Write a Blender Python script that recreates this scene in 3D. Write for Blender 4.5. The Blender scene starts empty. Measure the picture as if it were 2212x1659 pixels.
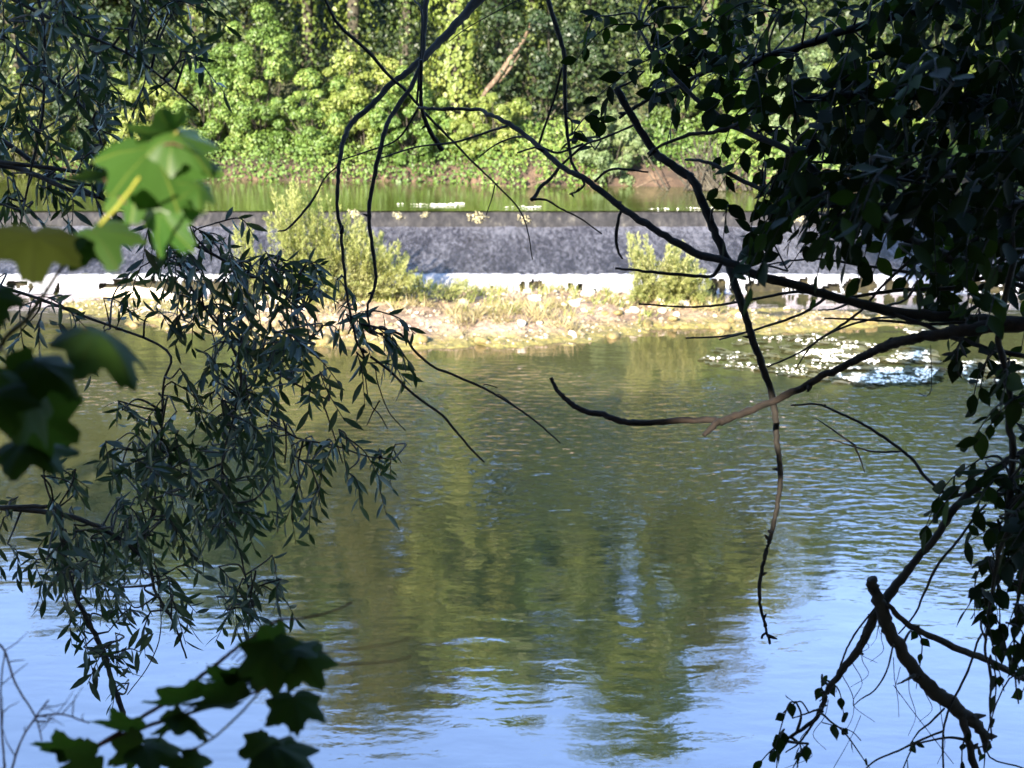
import bpy, math, random
import numpy as np
from mathutils import Vector

R = math.radians
rng = np.random.default_rng(11)
random.seed(5)
scn = bpy.context.scene
col = scn.collection

# ------------------------------------------------------------------ camera
CAM_Z = 6.0
PITCH = 13.5
HFOV = 40.0
cd = bpy.data.cameras.new("camera")
cam = bpy.data.objects.new("camera", cd)
col.objects.link(cam)
cam.location = (0, 0, CAM_Z)
cam.rotation_euler = (R(90 - PITCH), 0, 0)
cd.sensor_width = 36
cd.lens = 18 / math.tan(R(HFOV / 2))
cd.clip_start = 0.05
cd.clip_end = 2000
cd.dof.use_dof = True
cd.dof.focus_distance = 5.5
cd.dof.aperture_fstop = 5.6
scn.camera = cam

# ------------------------------------------------------------------ light
SUN_EL = 21.0
SUN_AZ = 203.0          # clockwise from +Y (the view direction): behind the camera, to the left
sd = Vector((math.sin(R(SUN_AZ)) * math.cos(R(SUN_EL)), math.cos(R(SUN_AZ)) * math.cos(R(SUN_EL)), math.sin(R(SUN_EL))))
SUN = np.array(sd)
w = bpy.data.worlds.new("World")
scn.world = w
w.use_nodes = True
wn = w.node_tree.nodes
sky = wn.new("ShaderNodeTexSky")
sky.sky_type = 'NISHITA'
sky.sun_disc = False
sky.sun_elevation = R(SUN_EL)
sky.sun_rotation = R(SUN_AZ)
sky.altitude = 200
sky.air_density = 1.0
sky.dust_density = 0.6
sky.ozone_density = 3.0
bg = wn["Background"]
bg.inputs[1].default_value = 0.15
w.node_tree.links.new(sky.outputs[0], bg.inputs[0])
ld = bpy.data.lights.new("sun", 'SUN')
ld.energy = 5.0
ld.angle = R(0.5)
ld.color = (1.0, 0.89, 0.72)
lo = bpy.data.objects.new("sun", ld)
col.objects.link(lo)
lo.rotation_euler = sd.to_track_quat('Z', 'Y').to_euler()
scn.view_settings.view_transform = 'Standard'
scn.view_settings.look = 'None'
scn.view_settings.gamma = 1
scn.view_settings.exposure = 2.68
scn.cycles.max_bounces = 6
scn.cycles.transparent_max_bounces = 8

# ------------------------------------------------------------------ helpers
FPX = 1106 / math.tan(R(HFOV / 2))
_cp, _sp = math.cos(R(PITCH)), math.sin(R(PITCH))


def ray(u, v):
    x = (u - 1106) / FPX
    t = -(v - 829.5) / FPX
    return np.array([x, _cp + t * _sp, -_sp + t * _cp])


def at(u, v, y):
    """the place seen at (u, v) of the 2212 x 1659 photograph, y metres out"""
    d = ray(u, v)
    return np.array([0, 0, CAM_Z]) + d * (y / d[1])


def onz(u, v, z=0.0):
    d = ray(u, v)
    return np.array([0, 0, CAM_Z]) + d * ((z - CAM_Z) / d[2])


def nrm(a):
    return a / (np.linalg.norm(a, axis=-1, keepdims=True) + 1e-9)


def noise1(x, seed=0):
    x = np.asarray(x, float)
    i = np.floor(x).astype(int)
    f = x - i
    f = f * f * (3 - 2 * f)
    h = lambda k: np.modf(np.abs(np.sin((k + seed * 57.3) * 127.1) * 43758.5453))[0]
    return h(i) * (1 - f) + h(i + 1) * f


def noise2(x, y, seed=0):
    x = np.asarray(x, float); y = np.asarray(y, float)
    i = np.floor(x); j = np.floor(y)
    fx = x - i; fy = y - j
    fx = fx * fx * (3 - 2 * fx); fy = fy * fy * (3 - 2 * fy)
    h = lambda a, b: np.modf(np.abs(np.sin(a * 127.1 + b * 311.7 + seed * 17.7) * 43758.5453))[0]
    return (h(i, j) * (1 - fx) + h(i + 1, j) * fx) * (1 - fy) + (h(i, j + 1) * (1 - fx) + h(i + 1, j + 1) * fx) * fy


def fbm2(x, y, seed=0, o=4):
    s = 0; a = .5; t = 0
    for k in range(o):
        s = s + a * noise2(x * 2 ** k, y * 2 ** k, seed + k); t += a; a *= .5
    return s / t


class MB:
    """collects shapes, links them as ONE mesh object"""
    def __init__(self):
        self.V = []; self.F = {}; self.n = 0; self.A = []

    def add(self, V, F, attr=None):
        V = np.asarray(V, float).reshape(-1, 3)
        if not isinstance(F, list):
            F = [F]
        for f in F:
            f = np.asarray(f, int)
            if f.size:
                self.F.setdefault(f.shape[1], []).append(f + self.n)
        self.V.append(V); self.n += len(V)
        self.A.append(np.zeros(len(V)) if attr is None else np.asarray(attr, float))

    def build(self, name, mat, parent=None, smooth=True, origin=None, attr=False):
        me = bpy.data.meshes.new(name)
        V = np.concatenate(self.V)
        if origin is not None:
            V = V - np.asarray(origin, float)
        loops = []; tot = []
        for k, fs in self.F.items():
            f = np.concatenate(fs)
            loops.append(f.ravel()); tot.append(np.full(len(f), k))
        loops = np.concatenate(loops); tot = np.concatenate(tot)
        st = np.concatenate([[0], np.cumsum(tot)[:-1]])
        me.vertices.add(len(V)); me.vertices.foreach_set("co", V.ravel())
        me.loops.add(len(loops)); me.loops.foreach_set("vertex_index", loops.astype(np.int32))
        me.polygons.add(len(tot))
        me.polygons.foreach_set("loop_start", st.astype(np.int32))
        me.polygons.foreach_set("loop_total", tot.astype(np.int32))
        me.polygons.foreach_set("use_smooth", np.full(len(tot), smooth))
        if attr:
            a = me.attributes.new("vein", 'FLOAT', 'POINT')
            a.data.foreach_set("value", np.concatenate(self.A).astype(np.float32))
        me.update(calc_edges=True)
        me.materials.append(mat)
        o = bpy.data.objects.new(name, me)
        col.objects.link(o)
        if origin is not None:
            o.location = origin
        if parent is not None:
            o.parent = parent
            if origin is None:
                o.location = -Vector(parent.location)
            else:
                o.location = Vector(origin) - Vector(parent.location)
        return o


def thing(name, label, cat, loc, group=None):
    o = bpy.data.objects.new(name, None)
    o.empty_display_size = .2
    col.objects.link(o)
    o.location = Vector([float(a) for a in loc])
    return tag(o, label, cat, group)


def tag(o, label, cat, group=None):
    o["label"] = label; o["category"] = cat
    if group: o["group"] = group
    return o


def kind(o, k):
    o["kind"] = k
    return o


def stuff(o, label, cat):
    o["kind"] = "stuff"; o["label"] = label; o["category"] = cat
    return o


# ---- sweeps
def spline(P, n=6):
    P = np.asarray(P, float)
    if len(P) < 3:
        t = np.linspace(0, 1, n + 1)[:, None]
        return P[0] * (1 - t) + P[-1] * t
    Q = np.vstack([2 * P[0] - P[1], P, 2 * P[-1] - P[-2]])
    out = []
    for i in range(1, len(Q) - 2):
        t = np.linspace(0, 1, n, endpoint=False)[:, None]
        a, b, c, d = Q[i - 1], Q[i], Q[i + 1], Q[i + 2]
        out.append(.5 * ((2 * b) + (-a + c) * t + (2 * a - 5 * b + 4 * c - d) * t ** 2 + (-a + 3 * b - 3 * c + d) * t ** 3))
    out.append(P[-1][None])
    return np.vstack(out)


def tube(mb, P, r, sides=6, knob=.12, cap=True):
    P = np.asarray(P, float); n = len(P)
    r = np.interp(np.linspace(0, 1, n), np.linspace(0, 1, len(r)), r) if np.ndim(r) else np.full(n, r)
    T = nrm(np.gradient(P, axis=0))
    up = np.tile(np.array([.31, .17, .93]), (n, 1))
    A = nrm(np.cross(T, up)); B = np.cross(T, A)
    th = np.linspace(0, 2 * np.pi, sides, endpoint=False)
    rr = r[:, None] * (1 + knob * (rng.random((n, sides)) - .5) * 2)
    V = P[:, None, :] + rr[..., None] * (np.cos(th)[None, :, None] * A[:, None, :] + np.sin(th)[None, :, None] * B[:, None, :])
    idx = np.arange(n * sides).reshape(n, sides)
    F = np.stack([idx[:-1], np.roll(idx[:-1], -1, 1), np.roll(idx[1:], -1, 1), idx[1:]], -1).reshape(-1, 4)
    V = V.reshape(-1, 3)
    if cap:
        V = np.vstack([V, P[0], P[-1]])
        c0 = np.stack([np.full(sides, n * sides), np.roll(idx[0], -1), idx[0]], -1)
        c1 = np.stack([np.full(sides, n * sides + 1), idx[-1], np.roll(idx[-1], -1)], -1)
        mb.add(V, [F, np.vstack([c0, c1])])
    else:
        mb.add(V, F)


# ---- leaf templates: x along the leaf, y across, z out of the face
def leaf_tpl(prof, fold=.18, droop=.12):
    """prof: half widths along the length, first and last are points"""
    n = len(prof); V = []; att = []
    xs = np.linspace(0, 1, n)
    for i, x in enumerate(xs):
        dz = -droop * x * x
        V.append((x, 0, dz - fold * prof[i] * .9))
        V.append((x, prof[i], dz)); V.append((x, -prof[i], dz))
    F3 = []; F4 = []
    for i in range(n - 1):
        a, b = 3 * i, 3 * i + 3
        F4.append((a, b, b + 1, a + 1)); F4.append((a, a + 2, b + 2, b))
    return np.array(V, float), [np.array(F4)]


WILLOW = leaf_tpl([.012, .095, .125, .09, .004], .3, .22)
NARROW = leaf_tpl([.02, .12, .004], .2, .15)
OVATE = leaf_tpl([.03, .22, .29, .26, .15, .004], .25, .2)
IVY = leaf_tpl([.03, .22, .33, .35, .29, .19, .08, .004], .2, .3)
QUAD = (np.array([(0, 0, 0), (.5, .34, .06), (1, 0, -.06), (.45, -.34, .03)], float), [np.array([(0, 1, 2, 3)])])
ROUND = (np.array([(0, 0, 0), (.25, .36, .05), (.75, .3, -.02), (1, 0, -.12), (.72, -.33, 0), (.22, -.34, .05)], float), [np.array([(0, 1, 2, 3), (0, 3, 4, 5)])])


def leaves(mb, tpl, O, X, N, S):
    O = np.asarray(O, float); X = nrm(np.asarray(X, float))
    N = np.asarray(N, float)
    Y = nrm(np.cross(N, X)); Z = np.cross(X, Y)
    t, F = tpl
    S = np.asarray(S, float).reshape(-1, 1, 1)
    V = O[:, None, :] + S * (t[None, :, 0:1] * X[:, None, :] + t[None, :, 1:2] * Y[:, None, :] + t[None, :, 2:3] * Z[:, None, :])
    k = len(t); n = len(O)
    off = (np.arange(n) * k)[:, None, None]
    mb.add(V.reshape(-1, 3), [(f[None] + off).reshape(-1, f.shape[1]) for f in F])


def rdir(n):
    return nrm(rng.normal(size=(n, 3)))


# ------------------------------------------------------------------ materials
def newmat(name):
    m = bpy.data.materials.new(name); m.use_nodes = True
    nt = m.node_tree
    for n in list(nt.nodes): nt.nodes.remove(n)
    out = nt.nodes.new("ShaderNodeOutputMaterial")
    return m, nt, out


def nd(nt, t, **k):
    n = nt.nodes.new("ShaderNode" + t)
    for a, b in k.items():
        if a.startswith("_"): setattr(n, a[1:], b)
        else: n.inputs[a.replace("__", " ")].default_value = b
    return n


def ramp(nt, stops, interp='LINEAR'):
    n = nt.nodes.new("ShaderNodeValToRGB")
    e = n.color_ramp; e.interpolation = interp
    while len(e.elements) < len(stops): e.elements.new(.5)
    for el, (p, c) in zip(e.elements, stops):
        el.position = p; el.color = (c[0], c[1], c[2], 1) if len(c) == 3 else c
    return n


def gray(a): return (a, a, a)


def leafmat(name, c1, c2, c3=None, trans=.35, rough=.5, spec=.35, clump=.35, vein=None):
    m, nt, out = newmat(name); L = nt.links.new
    g = nd(nt, "NewGeometry")
    stops = [(0, c1), (1, c2)] if c3 is None else [(0, c1), (.6, c2), (1, c3)]
    rp = ramp(nt, stops)
    no = nd(nt, "TexNoise", Scale=clump, Detail=2.0)
    L(g.outputs["Position"], no.inputs["Vector"])
    ma = nd(nt, "Math", _operation='MULTIPLY'); L(g.outputs["Random Per Island"], ma.inputs[0]); ma.inputs[1].default_value = .55
    mb_ = nd(nt, "MapRange"); L(no.outputs["Fac"], mb_.inputs["Value"])
    mb_.inputs["From Min"].default_value = .35; mb_.inputs["From Max"].default_value = .65
    mb_.inputs["To Max"].default_value = .5
    ad = nd(nt, "Math", _operation='ADD'); L(ma.outputs[0], ad.inputs[0]); L(mb_.outputs[0], ad.inputs[1])
    L(ad.outputs[0], rp.inputs[0])
    colr = rp.outputs[0]
    if vein:
        at_ = nd(nt, "Attribute", _attribute_name="vein")
        rv = ramp(nt, [(.72, gray(0)), (1, gray(.8))]); L(at_.outputs["Fac"], rv.inputs[0])
        mx = nd(nt, "MixRGB"); L(rv.outputs[0], mx.inputs[0]); L(colr, mx.inputs[1]); mx.inputs[2].default_value = (*vein, 1)
        colr = mx.outputs[0]
    p = nd(nt, "BsdfPrincipled", Roughness=rough); p.inputs["Specular IOR Level"].default_value = spec
    L(colr, p.inputs["Base Color"])
    t = nd(nt, "BsdfTranslucent")
    hs = nd(nt, "MixRGB", _blend_type='MULTIPLY'); hs.inputs[0].default_value = 1; hs.inputs[2].default_value = (1.25, 1.3, .5, 1)
    L(colr, hs.inputs[1]); L(hs.outputs[0], t.inputs[0])
    mix = nd(nt, "MixShader"); mix.inputs[0].default_value = trans
    L(p.outputs[0], mix.inputs[1]); L(t.outputs[0], mix.inputs[2]); L(mix.outputs[0], out.inputs[0])
    return m


def roughmat(name, stops, scale=8, bump=.4, dist=.02, rough=.85, stretch=(1, 1, 1), detail=6, spec=.25):
    m, nt, out = newmat(name); L = nt.links.new
    g = nd(nt, "NewGeometry")
    mp = nd(nt, "Mapping"); mp.inputs["Scale"].default_value = stretch
    L(g.outputs["Position"], mp.inputs[0])
    no = nd(nt, "TexNoise", Scale=scale, Detail=float(detail), Roughness=.65); L(mp.outputs[0], no.inputs["Vector"])
    mr = nd(nt, "MapRange"); mr.inputs["From Min"].default_value = .28; mr.inputs["From Max"].default_value = .72
    L(no.outputs["Fac"], mr.inputs["Value"])
    rp = ramp(nt, stops); L(mr.outputs[0], rp.inputs[0])
    p = nd(nt, "BsdfPrincipled", Roughness=rough); p.inputs["Specular IOR Level"].default_value = spec
    L(rp.outputs[0], p.inputs["Base Color"])
    b = nd(nt, "Bump", Strength=bump, Distance=dist); L(no.outputs["Fac"], b.inputs["Height"]); L(b.outputs[0], p.inputs["Normal"])
    L(p.outputs[0], out.inputs[0])
    return m


def watermat(name, murk, bands, ior=1.75, gl=(.95, .97, 1)):
    """opaque murky body under a Fresnel mirror; ripples from noise in world space.
    bands: list of (scale, stretch, strength, distance, mask) ; mask None or ((y0,y1,y2,y3), xgain)"""
    m, nt, out = newmat(name); L = nt.links.new
    g = nd(nt, "NewGeometry")
    sep = nd(nt, "SeparateXYZ"); L(g.outputs["Position"], sep.inputs[0])
    last = None
    for (sc, stx, stg, dist, mask) in bands:
        mp = nd(nt, "Mapping"); mp.inputs["Scale"].default_value = stx
        mp.inputs["Rotation"].default_value = (0, 0, R(6))
        L(g.outputs["Position"], mp.inputs[0])
        no = nd(nt, "TexNoise", Scale=sc, Detail=2.5, Roughness=.5, Distortion=.3); L(mp.outputs[0], no.inputs["Vector"])
        h = no.outputs["Fac"]
        if mask:
            ys, xg = mask
            wob = nd(nt, "TexNoise", Scale=.22, Detail=2.0); L(g.outputs["Position"], wob.inputs["Vector"])
            wm = nd(nt, "Math", _operation='MULTIPLY_ADD'); L(wob.outputs["Fac"], wm.inputs[0]); wm.inputs[1].default_value = 7.0; wm.inputs[2].default_value = -3.5
            ya = nd(nt, "Math", _operation='ADD'); L(sep.outputs[1], ya.inputs[0]); L(wm.outputs[0], ya.inputs[1])
            xa = nd(nt, "Math", _operation='MULTIPLY_ADD'); L(sep.outputs[0], xa.inputs[0]); xa.inputs[1].default_value = xg; L(ya.outputs[0], xa.inputs[2])
            up = nd(nt, "MapRange", _interpolation_type='SMOOTHSTEP'); L(xa.outputs[0], up.inputs["Value"])
            up.inputs["From Min"].default_value = ys[0]; up.inputs["From Max"].default_value = ys[1]
            dn = nd(nt, "MapRange", _interpolation_type='SMOOTHSTEP'); L(ya.outputs[0], dn.inputs["Value"])
            dn.inputs["From Min"].default_value = ys[2]; dn.inputs["From Max"].default_value = ys[3]
            dn.inputs["To Min"].default_value = 1; dn.inputs["To Max"].default_value = .12
            mm = nd(nt, "Math", _operation='MULTIPLY'); L(up.outputs[0], mm.inputs[0]); L(dn.outputs[0], mm.inputs[1])
            ms = nd(nt, "Math", _operation='MULTIPLY'); L(mm.outputs[0], ms.inputs[0]); ms.inputs[1].default_value = stg
        b = nd(nt, "Bump", Strength=stg, Distance=dist)
        L(h, b.inputs["Height"])
        if mask: L(ms.outputs[0], b.inputs["Strength"])
        if last: L(last.outputs[0], b.inputs["Normal"])
        last = b
    d = nd(nt, "BsdfDiffuse"); d.inputs[0].default_value = (*murk, 1)
    gsy = nd(nt, "BsdfGlossy", Roughness=.03); gsy.inputs[0].default_value = (*gl, 1)
    fr = nd(nt, "Fresnel", IOR=ior)
    if last:
        L(last.outputs[0], gsy.inputs["Normal"]); L(last.outputs[0], fr.inputs["Normal"])
    mix = nd(nt, "MixShader"); L(fr.outputs[0], mix.inputs[0]); L(d.outputs[0], mix.inputs[1]); L(gsy.outputs[0], mix.inputs[2])
    L(mix.outputs[0], out.inputs[0])
    return m


M = {}
M['bright'] = leafmat("leaf_bright", (.035, .07, .012), (.085, .14, .026), (.17, .21, .05))
M['yellow'] = leafmat("leaf_yellow_green", (.055, .08, .013), (.12, .155, .03), (.21, .22, .06))
M['mid'] = leafmat("leaf_mid", (.03, .055, .012), (.075, .115, .022), (.14, .17, .04))
M['dark'] = leafmat("leaf_dark", (.008, .017, .006), (.018, .033, .010), (.04, .058, .018), trans=.2)  # yew's own green; on the upper-left trees it puts deep shade into colour
M['scrub'] = leafmat("leaf_scrub", (.009, .017, .005), (.024, .040, .011), (.07, .09, .022), clump=.6)  # kept low: deep shade gaps of the slope put into the leaf colour
M['grey'] = leafmat("leaf_grey_green", (.05, .075, .03), (.10, .14, .055), (.15, .18, .085))
M['olive'] = leafmat("leaf_olive", (.04, .05, .012), (.085, .095, .022), (.13, .12, .035))
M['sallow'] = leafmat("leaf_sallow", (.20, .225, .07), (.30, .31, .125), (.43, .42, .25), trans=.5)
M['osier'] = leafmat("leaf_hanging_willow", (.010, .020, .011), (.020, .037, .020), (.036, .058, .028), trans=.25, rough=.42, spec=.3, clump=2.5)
M['alder'] = leafmat("leaf_near_tree", (.0022, .0045, .0016), (.006, .012, .003), (.022, .044, .008), trans=.4, rough=.6, spec=.06, clump=2.0)  # near-black puts shade into the colour; last stop, light through a few leaves
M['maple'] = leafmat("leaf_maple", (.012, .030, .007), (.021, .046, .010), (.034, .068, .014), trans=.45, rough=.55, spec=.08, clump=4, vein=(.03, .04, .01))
M['maple_sunlit'] = leafmat("leaf_maple_sunlit", (.016, .052, .008), (.024, .066, .012), (.038, .084, .016), trans=.5, rough=.42, spec=.3, clump=4, vein=(.12, .15, .03))  # lighter copy of the maple leaf: the sprig's sunlight put into the colour
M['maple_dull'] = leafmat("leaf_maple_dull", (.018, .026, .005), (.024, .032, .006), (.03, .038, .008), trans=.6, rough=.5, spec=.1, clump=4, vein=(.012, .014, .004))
M['bark'] = roughmat("bark", [(0, (.005, .004, .003)), (.6, (.014, .011, .008)), (1, (.03, .024, .017))], 30, .6, .01)
M['bark_far'] = roughmat("bark_pale", [(0, (.012, .010, .007)), (.6, (.035, .03, .021)), (1, (.08, .07, .05))], 6, .6, .03)
M['twig'] = roughmat("twig_bark", [(0, (.003, .0025, .002)), (.7, (.008, .0065, .005)), (1, (.016, .013, .01))], 40, .4, .004)
M['redtwig'] = roughmat("red_stem", [(0, (.03, .012, .01)), (.7, (.06, .026, .02)), (1, (.09, .045, .034))], 40, .3, .003)
M['greentwig'] = roughmat("green_stem", [(0, (.03, .032, .006)), (.7, (.07, .072, .015)), (1, (.12, .12, .03))], 40, .3, .003)
M['yellowtwig'] = roughmat("yellow_stem", [(0, (.10, .11, .012)), (1, (.17, .17, .025))], 40, .3, .003)
M['deadwood'] = roughmat("dead_wood", [(0, (.003, .0025, .002)), (.6, (.009, .006, .0045)), (1, (.026, .016, .011))], 32, .9, .01, stretch=(.4, 1, 1))
M['limb'] = roughmat("bare_limb", [(0, (.025, .018, .010)), (.5, (.09, .062, .04)), (1, (.2, .15, .10))], 5, .5, .03)
M['driftwood'] = roughmat("bleached_wood", [(0, (.32, .25, .17)), (.6, (.55, .46, .34)), (1, (.68, .6, .48))], 7, .5, .02, stretch=(.3, 2, 2))
M['earth'] = roughmat("bank_earth", [(0, (.03, .018, .010)), (.5, (.085, .05, .028)), (1, (.19, .12, .07))], 2.2, .9, .15)
M['hill'] = roughmat("hillside_soil", [(0, (.014, .016, .006)), (.5, (.035, .038, .012)), (1, (.09, .075, .03))], 1.3, .9, .2)
M['near_ground'] = roughmat("near_bank_soil", [(0, (.008, .007, .005)), (.5, (.02, .018, .010)), (1, (.035, .034, .016))], 3, .8, .08)
M['stone'] = roughmat("pale_stone", [(0, (.38, .32, .24)), (.5, (.56, .49, .39)), (1, (.68, .62, .52))], 9, .4, .02)
M['stone_brown'] = roughmat("brown_stone", [(0, (.12, .085, .05)), (.5, (.26, .2, .13)), (1, (.42, .34, .24))], 9, .4, .02)
M['stone_algae'] = roughmat("algae_stone", [(0, (.05, .04, .014)), (.5, (.13, .10, .038)), (1, (.27, .215, .11))], 7, .5, .03)
M['concrete'] = roughmat("weir_stone", [(0, (.005, .005, .006)), (.45, (.013, .0125, .0145)), (.75, (.026, .0245, .025)), (1, (.075, .07, .06))], 5.5, .9, .06, stretch=(1, 1, .5))
M['moss_wall'] = roughmat("weir_mossy_step", [(0, (.005, .0045, .003)), (.5, (.015, .013, .006)), (1, (.036, .03, .012))], 6, .8, .05)
M['flower'] = roughmat("white_flower", [(0, (.72, .68, .55)), (1, (.86, .84, .76))], 20, .1, .01)
M['dry'] = leafmat("dry_grass", (.10, .08, .035), (.22, .18, .085), (.33, .28, .16), trans=.25, clump=.8)
M['green_grass'] = leafmat("green_grass", (.10, .13, .025), (.19, .21, .05), (.30, .28, .09), trans=.3, clump=.8)

# ================================================================== THE SETTING
# ---- waters
def grid(x0, x1, y0, y1, nx, ny, zf):
    X, Y = np.meshgrid(np.linspace(x0, x1, nx), np.linspace(y0, y1, ny))
    Z = zf(X, Y) if callable(zf) else np.full_like(X, zf)
    V = np.stack([X, Y, Z], -1).reshape(-1, 3)
    i = np.arange(nx * ny).reshape(ny, nx)
    F = np.stack([i[:-1, :-1], i[:-1, 1:], i[1:, 1:], i[1:, :-1]], -1).reshape(-1, 4)
    return V, F


Y_FOOT = 34.9
Y_CREST = 38.7
Z_UP = 1.6
M['river'] = watermat("river_water", (.044, .046, .018), [
    (.5, (1, 1.7, 1), .3, .05, None),
    (1.6, (.55, 1.5, 1), .22, .03, None),
    (4.6, (.7, 1.25, 1), .9, .027, ((16.2, 20.0, 24.2, 27.2), .45)),
    (10.0, (.8, 1.2, 1), .10, .010, None),
], ior=3.1, gl=(1, .875, .955))
M['pool'] = watermat("upper_pool_water", (.045, .055, .009), [
    (1.6, (.6, 1.6, 1), .25, .03, None),
    (7.0, (.7, 1.4, 1), .25, .012, None)], ior=1.85)
mb = MB(); mb.add(*grid(-70, 70, 2.0, Y_FOOT + .6, 2, 2, 0.0))
kind(mb.build("river_water", M['river']), "structure")
mb = MB(); mb.add(*grid(-70, 70, Y_CREST - .02, 70, 2, 2, Z_UP))
kind(mb.build("upper_pool_water", M['pool']), "structure")


# ---- far bank terrain
def y_edge(x):
    return 46.1 - .215 * np.clip(x, -40, 40) + 1.0 * (noise1(np.asarray(x) * .45, 3) - .5) + .5 * (noise1(np.asarray(x) * 1.7, 5) - .5)


def far_z(x, y):
    s = y - y_edge(x)
    z = np.where(s < 0, 1.35 + .4 * np.maximum(s, -2), 1.35 + np.minimum(s, .45) * 1.5)
    z = z + np.clip(s - .45, 0, 20) * .40 + np.clip(s - 20.5, 0, 1e9) * .02
    z = z + np.where(s > .3, .5 * (fbm2(x * .5, y * .5, 2) - .5) * np.clip(s, 0, 1.5), .15 * (fbm2(x * 2, y * 2, 4) - .5))
    return z


mb = MB()
xs = np.linspace(-60, 60, 241); ys_ = np.concatenate([np.linspace(-2, 4, 22), np.linspace(4.6, 24, 34), [40, 90, 300, 900]])
X, S = np.meshgrid(xs, ys_); Yg = S + y_edge(X)
Zg = far_z(X, Yg)
i = np.arange(X.size).reshape(X.shape)
mb.add(np.stack([X * np.where(S > 30, 8, 1), Yg, Zg], -1).reshape(-1, 3), np.stack([i[:-1, :-1], i[:-1, 1:], i[1:, 1:], i[1:, :-1]], -1).reshape(-1, 4))
m, nt, out = newmat("far_bank_ground"); L = nt.links.new
g = nd(nt, "NewGeometry"); sp = nd(nt, "SeparateXYZ"); L(g.outputs["Position"], sp.inputs[0])
no = nd(nt, "TexNoise", Scale=1.6, Detail=8.0, Roughness=.7); L(g.outputs["Position"], no.inputs["Vector"])
r1 = ramp(nt, [(.3, (.014, .008, .005)), (.5, (.045, .026, .015)), (.7, (.12, .075, .045))]); L(no.outputs["Fac"], r1.inputs[0])
r2 = ramp(nt, [(.3, (.014, .018, .006)), (.5, (.035, .042, .012)), (.72, (.10, .09, .035))]); L(no.outputs["Fac"], r2.inputs[0])
mr = nd(nt, "MapRange"); mr.inputs["From Min"].default_value = 2.1; mr.inputs["From Max"].default_value = 3.2
L(sp.outputs[2], mr.inputs["Value"])
mx = nd(nt, "MixRGB"); L(mr.outputs[0], mx.inputs[0]); L(r1.outputs[0], mx.inputs[1]); L(r2.outputs[0], mx.inputs[2])
p = nd(nt, "BsdfPrincipled", Roughness=.95); L(mx.outputs[0], p.inputs["Base Color"])
b = nd(nt, "Bump", Strength=1.0, Distance=.25); L(no.outputs["Fac"], b.inputs["Height"]); L(b.outputs[0], p.inputs["Normal"])
L(p.outputs[0], out.inputs[0])
kind(mb.build("far_bank_ground", m), "structure")


# ---- near bank under the camera
def near_z(x, y):
    z = np.interp(y, [-60, -8, 0.6, 1.4, 3.2, 5.2, 7.0], [7.0, 4.9, 4.4, 4.2, 2.2, .25, -.8])
    return z + .25 * (fbm2(np.asarray(x) * .7, np.asarray(y) * .7, 9) - .5)


mb = MB(); mb.add(*grid(-45, 45, -60, 7, 121, 120, near_z))
kind(mb.build("near_bank_ground", M['near_ground']), "structure")

# ================================================================== THE WEIR
weir = thing("weir", "long low stone weir crossing the whole river under running water", "weir", (0, Y_FOOT, 0))
XW = 32
mb = MB()   # upright face of the crest
nx = 400
xx = np.linspace(-XW, XW, nx)
prof = [(Y_CREST + .9, 1.2), (Y_CREST + .5, 1.56), (Y_CREST + .12, 1.575), (Y_CREST - .0, 1.54), (Y_CREST - .12, 1.2), (Y_CREST - .2, .9)]
V = []
for k, (yy, zz) in enumerate(prof):
    V.append(np.stack([xx, yy + .05 * (fbm2(xx * 3, xx * 0 + k, 3) - .5), zz + .03 * (fbm2(xx * 4, xx * 0 + k, 8) - .5)], -1))
i = np.arange(nx * len(prof)).reshape(len(prof), nx)
QF = lambda i: np.stack([i[:-1, :-1], i[1:, :-1], i[1:, 1:], i[:-1, 1:]], -1).reshape(-1, 4)
mb.add(np.concatenate(V), QF(i))
mb.build("crest", M['concrete'], weir)
mb = MB()   # mossy step at the foot
ny = 12
V = []
for k in range(ny):
    t = k / (ny - 1)
    V.append(np.stack([xx, Y_FOOT + .12 + .12 * fbm2(xx * 2.5, xx * 0 + t * 3, 12) - .1 * t, np.full(nx, .40 - .7 * t)], -1))
i = np.arange(nx * ny).reshape(ny, nx)
mb.add(np.concatenate(V), QF(i))
mb.build("foot_step", M['moss_wall'], weir)

# water running down the apron
M['apron'] = None
m, nt, out = newmat("running_water"); L = nt.links.new
g = nd(nt, "NewGeometry")
mp = nd(nt, "Mapping"); mp.inputs["Scale"].default_value = (3.6, 1.1, 1.1); mp.inputs["Rotation"].default_value = (0, 0, R(24))
L(g.outputs["Position"], mp.inputs[0])
n1 = nd(nt, "TexNoise", Scale=2.6, Detail=9.0, Roughness=.75, Distortion=.4); L(mp.outputs[0], n1.inputs["Vector"])
mp2 = nd(nt, "Mapping"); mp2.inputs["Scale"].default_value = (1.5, .55, .5); mp2.inputs["Rotation"].default_value = (0, 0, R(35)); L(g.outputs["Position"], mp2.inputs[0])
n2 = nd(nt, "TexNoise", Scale=.6, Detail=4.0, Roughness=.6); L(mp2.outputs[0], n2.inputs["Vector"])
n3 = nd(nt, "TexNoise", Scale=34.0, Detail=3.0, Roughness=.7); L(g.outputs["Position"], n3.inputs["Vector"])
sp = nd(nt, "SeparateXYZ"); L(g.outputs["Position"], sp.inputs[0])
top = nd(nt, "MapRange"); top.inputs["From Min"].default_value = Y_CREST - 1.1; top.inputs["From Max"].default_value = Y_CREST - .1; top.inputs["To Max"].default_value = .13
L(sp.outputs[1], top.inputs["Value"])
a1 = nd(nt, "Math", _operation='MULTIPLY_ADD'); L(n2.outputs["Fac"], a1.inputs[0]); a1.inputs[1].default_value = .55; L(n1.outputs["Fac"], a1.inputs[2])
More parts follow.
